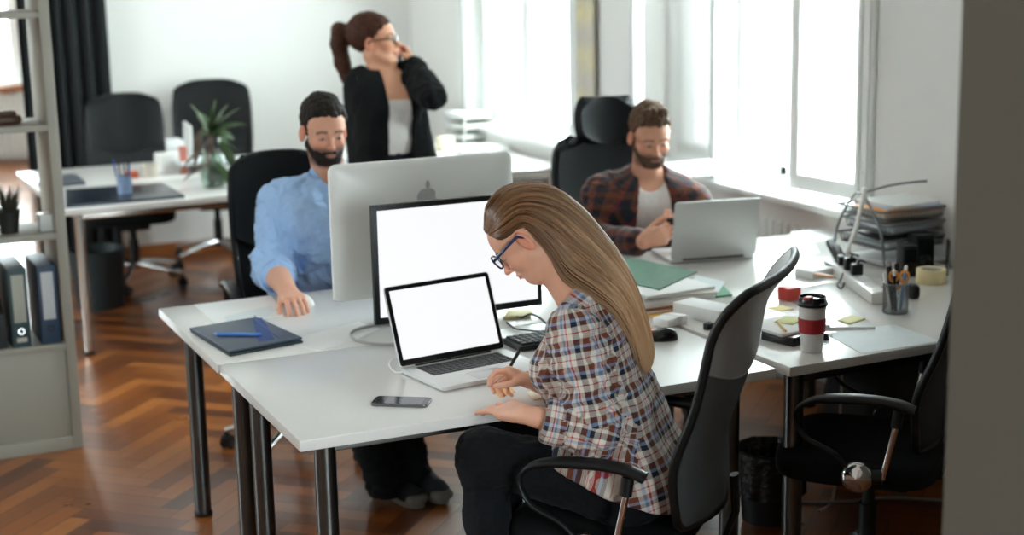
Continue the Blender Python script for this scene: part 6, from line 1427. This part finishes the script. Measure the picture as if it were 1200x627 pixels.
    # tape roll
    p = Pz(1091, 331, ZT); r = empty('tape_roll', (p[0], p[1], ZT), 0, 'roll of cream masking tape right of the pencil cup', 'tape'); b = MB(); b.lathe([(.0385, .0005), (.052, .0), (.0525, .001), (.0525, .049), (.052, .050), (.0385, .0495), (.0385, .0005)], 48); b.build('tape', mat('cream tape', (224, 208, 160), .6, var=.04), r, 40)
    b = MB(); b.lathe([(.0365, .0005), (.0384, .0005), (.0384, .0495), (.0365, .0495), (.0365, .0005)], 48); b.build('core', mat('card core', (196, 190, 176), .8), r, 40)
    # speakers
    for (px, py, w, d, h, an, label) in ((1062, 322, .055, .08, .115, -.35, 'black desktop speaker behind the pencil cup'), (1078, 313, .072, .09, .130, -.3, 'larger black box behind the speaker under the trays')):
        p = Pz(px, py, ZT); r = empty('speaker', (p[0], p[1], ZT), an, label, 'speaker'); b = MB(); b.box((0, 0, h/2), (w, d, h), b=.006); b.build('cabinet', M_BLACK, r); b = MB(); b.box((0, -d/2-.002, h*.55), (w*.8, .006, h*.7), b=.003); b.build('grille', M_FABRIC, r)
        b = MB(); b.lathe([(0, 0), (.012, 0), (.022, .004), (.024, 0)], 20, Matrix.Translation((0, -d/2-.006, h*.3))@Matrix.Rotation(PI/2, 4, 'X')); b.build('driver', M_BLKGLOSS, r, 40)
    p = Pz(1069, 350, ZT); b = MB(); b.sq((p[0], p[1], ZT+.026), (.030, .06, .052), .6, .6, 20); tag(b.build('webcam', M_BLACK, None, 60), 'small rounded black gadget behind the pencil cup', 'gadget')
    # document tray tower
    c0 = Pz(1052, 300, ZT); an = aR_+.0; r = empty('letter_tray_stack', (c0[0], c0[1], ZT), an, 'wire letter tray tower overflowing with papers by the pillar', 'letter trays'); TW, TD = .365, .27
    def sv(z, ox=0, oy=0, w=TW, d=TD, tilt=0): return (z, ox, oy, w, d, tilt)
    levels = [.060, .118, .172]
    for k, z in enumerate(levels):
        b = MB(); ox = (-.01, .015, -.01)[k]
        rim = [(-TW/2+ox, -TD/2, z+.034), (TW/2+ox, -TD/2, z+.034), (TW/2+ox, TD/2, z+.034), (-TW/2+ox, TD/2, z+.034)]; b.tube(rim, .0046, 6, closed=True)
        rim2 = [(-TW/2+.015+ox, -TD/2+.012, z), (TW/2-.015+ox, -TD/2+.012, z), (TW/2-.015+ox, TD/2-.012, z), (-TW/2+.015+ox, TD/2-.012, z)]; b.tube(rim2, .0022, 6, closed=True)
        for i in range(22): x = -TW/2+.02+ox+(TW-.04)*i/21; b.tube([(x, -TD/2, z+.034), (x, -TD/2+.012, z), (x, TD/2-.012, z), (x, TD/2, z+.034)], .0017, 4)
        for i in range(14): y = -TD/2+.02+(TD-.04)*i/13; b.tube([(-TW/2+ox, y, z+.034), (-TW/2+.015+ox, y, z), (TW/2-.015+ox, y, z), (TW/2+ox, y, z+.034)], .0017, 4)
        b.build('wire_tray', M_WIRE, r, 60)
    for sx in (-1, 1):
        x = sx*(TW/2-.035) if sx > 0 else -TW/2-.008; b = MB()
        b.tube(spline([(x, -TD/2-.02, .0045), (x, -TD/2+.01, .13), (x, -.04, .245), (x, 0, .262), (x, .04, .245), (x, TD/2-.01, .13), (x, TD/2+.02, .0045)], 6), .0045, 8); b.tube([(x, -TD/2-.02, .0045), (x, TD/2+.02, .0045)], .0045, 8); b.build('side_frame', M_WIRE, r, 60)
    b = MB(); b.tube(spline([(-TW/2, 0, .262), (-.05, -.02, .285), (.12, -.02, .285), (TW/2-.01, 0, .27), (TW/2+.01, 0, .235)], 6), .0048, 8); b.build('top_handle', M_WIRE, r, 60)
    cs, sn = math.cos(an), math.sin(an)
    def tray_item(z, ox, oy, w, d, t, a, m, name, label, cat): b = MB(); b.box((c0[0]+ox*cs-oy*sn, c0[1]+ox*sn+oy*cs, ZT+z+t/2), (w, d, t), rz=an+a, b=min(.002, t*.3)); tag(b.build(name, m, None), label, cat)
    tray_item(.0625, 0, 0, .29, .21, .016, .06, M_PAPER2, 'paper_stack', 'greyish papers in the lowest wire tray', 'paper'); tray_item(.0808, .02, -.01, .285, .21, .012, -.12, M_DARKTRIM, 'folder', 'black folder in the lowest wire tray', 'folder')
    tray_item(.1205, .01, 0, .29, .22, .016, .09, mat('grey blue papers', (176, 184, 196), .6, var=.1), 'paper_stack', 'blue grey papers in the middle wire tray', 'paper')
    tray_item(.1388, -.02, .0, .28, .20, .008, -.13, M_PAPER, 'paper_stack', 'white papers on top in the middle wire tray', 'paper')
    tray_item(.1745, 0, 0, .29, .22, .018, -.07, mat('beige papers', (214, 200, 184), .6), 'paper_stack', 'beige papers in the top wire tray', 'paper'); 
    tray_item(.1968, .0, -.01, .32, .225, .007, .10, mat('orange envelope', (228, 150, 60), .6), 'envelope', 'orange envelope sticking out of the top wire tray', 'envelope')
    tray_item(.2041, .03, -.005, .30, .21, .006, -.12, mat('light blue papers', (190, 206, 230), .6), 'paper_stack', 'light blue papers on the orange envelope', 'paper'); tray_item(.2104, .05, .01, .33, .22, .010, .07, M_PAPER, 'paper_stack', 'crumpled white papers topping the wire trays', 'paper')
    tray_item(.0, .0, -.02, .30, .30, .008, .15, M_PAPER, 'paper_stack', 'papers on the desk under the wire trays', 'paper')
    # sheets by the radiator
    sheet('paper_sheet', [(884, 288), (936, 302), (962, 297), (955, 285), (905, 280)], ZT, .0012, M_PAPER2, 'pale sheet right of the laptop seen from behind', 'paper')
    sheet('paper_sheet', [(925, 272), (985, 264), (1000, 276), (950, 284)], ZT, .0015, M_PAPER, 'white sheet near the radiator end of the desk', 'paper')
    # keys / pens right of trays
    a, e = Pz(1108, 318, ZT+.004), Pz(1112, 262, ZT+.10); b = MB(); b.tube([Pz(1109, 322, ZT+.003), Pd(1112, 268, 6.0)], .006, 8); tag(b.build('metal_rod', M_BLACK, None), 'thin black rod leaning beside the wire trays', 'rod')
def back_stuff():
    zt = ZT
    def bx(px, py, w, d, h, a, m, name, label, cat, z=ZT, b_=.003, group=None):
        p = Pz(px, py, z); b = MB(); b.box((p[0], p[1], z+h/2), (w, d, h), rz=a, b=b_); return tag(b.build(name, m, None), label, cat, group)
    sheet('drawing_tablet', [(77, 241), (217, 229), (190, 214), (77, 222)], ZT, .012, mat('tablet dark blue', (18, 30, 46), .25), 'large dark blue drawing mat on the back left desk', 'mat', b=.002)
    sheet('keyboard', [(44, 214), (52, 218), (100, 213), (88, 203), (46, 206)], ZT, .016, mat('grey keyboard', (70, 76, 86), .5), 'dark grey keyboard on the back left desk behind the mat', 'keyboard', b=.002)
    def jar(px, py, r0, h, m, name, label, cat, r1=None):
        p = Pz(px, py, ZT); r = empty(name, (p[0], p[1], ZT), 0, label, cat); b = MB(); r1 = r1 or r0; b.lathe([(0, 0), (r0, 0), (r1, h), (r1-.003, h), (r0-.003, .004), (0, .004)], 28); b.build('vessel', m, r, 40); return p
    p = jar(147, 229, .036, .10, mat('patterned blue cup', (120, 140, 170), .4, var=.4, vs=60), 'pen_cup', 'blue and white cup holding pens on the back left desk', 'cup')
    for i in range(5):
        b = MB(); dx, dy = rng.uniform(-.02, .02, 2); b.tube([(p[0]+dx, p[1]+dy, ZT+.006), (p[0]+dx*2.2, p[1]+dy*2.2, ZT+.15+.01*i)], .0045, 8); tag(b.build('pen', [M_BLACK, mat('blue pen', (50, 80, 150), .4)][i % 2], None), 'pens standing in the blue and white cup', 'pen', 'pens in the back desk cup')
    bx(155, 208, .06, .05, .035, 0, mat('orange box', (200, 96, 50), .5), 'small_box', 'tiny orange box behind the pen cup', 'box')
    jar(176, 207, .045, .065, mat('beige ceramic', (184, 176, 162), .4), 'bowl', 'beige bowl on the back left desk', 'bowl', .05)
    # glass of dried leaves and trailing plant
    p = Pz(250, 219, ZT); r = empty('potted_plant', (p[0], p[1], ZT), 0, 'leafy green plant in a glass vase on the back desk', 'plant')
    t = NT('clear glass'); t.set(Roughness=.03); t.b.inputs['Transmission Weight'].default_value = .9; t.b.inputs['Base Color'].default_value = rgb(206, 220, 210); t.b.inputs['IOR'].default_value = 1.3
    b = MB(); b.lathe([(0, 0), (.05, 0), (.062, .03), (.060, .12), (.045, .17), (.05, .19), (.047, .19), (.042, .17), (.056, .12), (.058, .03), (.047, .005), (0, .005)], 32); b.build('vase', t.m, r, 40)
    M_LEAF = mat('green leaves', (60, 84, 46), .45, var=.35, vs=14); M_DRY = mat('dry brown leaves', (110, 92, 80), .7, var=.3, vs=14); rg = random.Random(11)
    def leaf(base, tip, wid, droop, m, nm, ph):
        base = Vector(base); tip = Vector(tip); d = tip-base; sd = d.cross(Vector((0, 0, 1))).normalized() if abs(d.normalized().z) < .97 else Vector((1, 0, 0)); sd = (sd*math.cos(ph)+Vector((0, 0, 1))*math.sin(ph)).normalized()
        def fn(u, v):
            c = base+d*v+Vector((0, 0, -droop*v*v+droop*.6*v)); w = wid*math.sin(PI*min(1, v*.93+.07))**.8; return tuple(c+sd*(u-.5)*2*w+Vector((0, 0, .25*w*abs(2*u-1))))
        b = MB(); b.shell(fn, 4, 10, .0015); b.build(nm, m, r, 60)
    cam = lambda px, py: Pd(px, py, float(p @ FW)+rg.uniform(-.1, .1))-p
    base = (0, 0, .28)
    for (tx, ty, w) in ((222, 118, .022), (232, 128, .03), (268, 118, .03), (282, 122, .022), (288, 142, .028), (262, 130, .03), (240, 150, .03), (275, 160, .035), (228, 162, .025), (280, 175, .03), (252, 112, .02), (246, 140, .025), (270, 145, .03)): leaf(base, cam(tx, ty), w, .04, M_LEAF, 'leaf', rg.uniform(-.9, .9))
    for (bx_, by_, tx, ty, w) in ((255, 190, 276, 226, .038), (255, 195, 262, 222, .035), (250, 195, 248, 220, .03), (258, 165, 280, 205, .03), (255, 150, 268, 190, .03)): leaf(cam(bx_, by_), cam(tx, ty), w, .02, M_LEAF, 'leaf', rg.uniform(-.7, .7))
    for (bx_, by_, tx, ty, w) in ((245, 190, 214, 210, .014), (240, 170, 210, 200, .012), (235, 160, 228, 195, .02), (245, 165, 232, 180, .025), (240, 195, 222, 192, .02), (238, 150, 226, 170, .016), (250, 160, 240, 200, .02)): leaf(cam(bx_, by_), cam(tx, ty), w, .03, M_DRY, 'dry_leaf', rg.uniform(-.7, .7))
    b = MB()
    for a in range(5): b.tube(spline([(0, 0, .02), (.02*math.cos(a), .02*math.sin(a), .12), (.012*math.sin(a), .01, .30)], 4), .004, 6)
    b.build('stems', M_DRY, r, 60)
    bx(200, 200, .14, .12, .10, .1, M_WHITEP, 'storage_box', 'white box between the chair and plant on the back desk', 'box'); bx(200, 178, .13, .12, .075, .1, M_PAPER, 'storage_box', 'upper white box behind the bowl', 'box', z=ZT+.0)
    bx(216, 203, .035, .035, .15, .1, mat('red and white carton', (186, 110, 96), .5, var=.4, vs=30), 'carton', 'slim reddish carton next to the plant', 'carton')
    for i in range(3): bx(238, 190, .30, .22, .022, .03*i, [M_PAPER, mat('grey folder', (120, 128, 140), .5), M_PAPER2][i], 'paper_stack', ['white paper pile lowest behind the plant', 'grey folder in the middle of the pile behind the plant', 'pale papers on top of the pile behind the plant'][i], 'paper', z=ZT+.0225*i)
    b = MB(); p = Pz(218, 185, ZT); M = Matrix.Translation((p[0]+.02, p[1]+.02, ZT)); b.box((0, 0, .10), (.012, .16, .20), M@Matrix.Rotation(.1, 4, 'X'), b=.003); b.box((0, 0.09, .004), (.05, .2, .008), M); tag(b.build('photo_frame', M_WHITEP, None), 'white upright frame left of the plant', 'frame')
    bx(285, 212, .10, .16, .016, 0, M_BLACK, 'notebook', 'black notebook at the right of the plant', 'notebook')
    bx(282, 200, .12, .16, .06, 0, M_WHITEP, 'storage_box', 'low white box right of the plant beside the man\'s chair', 'box')
    # dark bin under the back desk
    p = Pxz(118, 8.6, 0); b = MB(); b.lathe([(0, 0), (.13, 0), (.155, .33), (.15, .33), (.125, .006), (0, .006)], 28, Matrix.Translation(tuple(p))); tag(b.build('waste_bin', mat('dark green plastic', (30, 40, 42), .5), None, 40), 'dark bin on the floor under the back left desk', 'bin')
    # behind the standing woman
    bx(424, 186, .12, .10, .09, .2, M_BLACK, 'camera_bag', 'small dark case on the back desk left of the standing woman', 'case'); bx(418, 195, .10, .10, .05, .2, M_PAPER2, 'storage_box', 'pale blue box on the back desk beside the small dark case', 'box')
    bx(441, 190, .05, .05, .12, .1, mat('blue white carton', (180, 200, 226), .5), 'carton', 'pale blue carton seen beneath the woman\'s arm', 'carton')
    # trays at the far window
    p = Pz(560, 163, ZT); r = empty('letter_tray_stack', (p[0], p[1], ZT), .1, 'blurred pale letter trays heaped with papers in the far corner', 'letter trays'); M_CT = mat('pale tray plastic', (206, 208, 206), .3)
    for k in range(3):
        z = .02+.062*k; b = MB(); b.box((0, 0, z), (.33, .25, .006), b=.001)
        for (cx, cy, w, d) in ((0, -.125, .33, .005), (0, .125, .33, .005), (-.165, 0, .005, .25), (.165, 0, .005, .25)): b.box((cx, cy, z+.016), (w, d, .032), b=.001)
        for sx in (-1, 1):
            for sy in (-1, 1): b.box((sx*.155, sy*.11, z-.0 if k else .01), (.012, .012, .062 if k else .02))
        b.build('tray', M_CT, r)
    for k, m in enumerate((mat('brown papers', (150, 144, 134), .6), mat('tan papers', (176, 168, 150), .6), M_PAPER)): tag((lambda b: (b.box((p[0], p[1], ZT+.0235+.062*k+.014), (.29, .21, .024), rz=.1+.05*k, b=.002), b)[1])(MB()).build('paper_stack', m, None), ['brown grey papers in the lowest far tray', 'tan papers in the middle far tray', 'white papers heaped on the topmost far tray'][k], 'paper')
    sheet('paper_sheet', [(540, 176), (598, 172), (592, 166), (536, 170)], ZT, .02, M_PAPER, 'white papers in front of the far letter trays', 'paper')
    bx(522, 176, .08, .08, .08, .1, mat('cream box', (230, 222, 190), .5), 'small_box', 'cream box just right of the standing woman', 'box')
    bx(556, 184, .25, .18, .012, .1, M_DARKTRIM, 'notebook', 'dark notebook seen just above the silver computer', 'notebook')
def lights():
    w = bpy.data.worlds.new('overcast sky'); SC.world = w; w.use_nodes = True; nt = w.node_tree; bg = nt.nodes['Background']
    tc = nt.nodes.new('ShaderNodeTexCoord'); sp = nt.nodes.new('ShaderNodeSeparateXYZ'); rp = nt.nodes.new('ShaderNodeValToRGB'); nt.links.new(tc.outputs['Generated'], sp.inputs[0]); nt.links.new(sp.outputs[2], rp.inputs[0])
    rp.color_ramp.elements[0].position = 0; rp.color_ramp.elements[0].color = (.55, .64, .67, 1); rp.color_ramp.elements[1].position = .35; rp.color_ramp.elements[1].color = (.85, .975, 1.0, 1)
    nt.links.new(rp.outputs[0], bg.inputs[0]); bg.inputs[1].default_value = SKY
    def portal(loc, rot, sx, sy):
        l = bpy.data.lights.new('daylight_portal', 'AREA'); l.shape = 'RECTANGLE'; l.size = sx; l.size_y = sy; l.cycles.is_portal = True
        o = bpy.data.objects.new('daylight_portal', l); COL.objects.link(o); o.location = loc; o.rotation_euler = rot
    for k in (1, 2):
        a, c = WINS[k]; portal((XW+DEEP+.02, (a+c)/2, (SILL+WT)/2), (0, PI/2, 0), WT-SILL, c-a)
    for p, q in ((.5, 2.2),): portal(((p+q)/2, -2.72, 1.9), (PI/2, 0, 0), q-p, 2.0)
    portal((-3.52, 7.5, 1.9), (0, -PI/2, 0), 2.0, 1.4)
    portal(((.7+W3X)/2, 15.56, (W3Z+2.75)/2), (-PI/2, 0, 0), W3X-.7, 2.75-W3Z)
SKY = 12.0
def main():
    SC.view_settings.view_transform = 'Standard'; SC.view_settings.look = 'None'; SC.view_settings.gamma = 1; SC.view_settings.use_curve_mapping = False
    SC.view_settings.exposure = 1.42
    SC.cycles.max_bounces = 10; SC.cycles.diffuse_bounces = 8; SC.cycles.sample_clamp_indirect = 18
    build_room(); build_windows(); furniture(); computers(); front_left_stuff(); centre_stuff(); cup(); right_stuff(); back_stuff()
    if PEOPLE: woman_writing(); man_blue(); man_plaid(); woman_phone()
    lights(); make_camera()
PEOPLE = True
main()
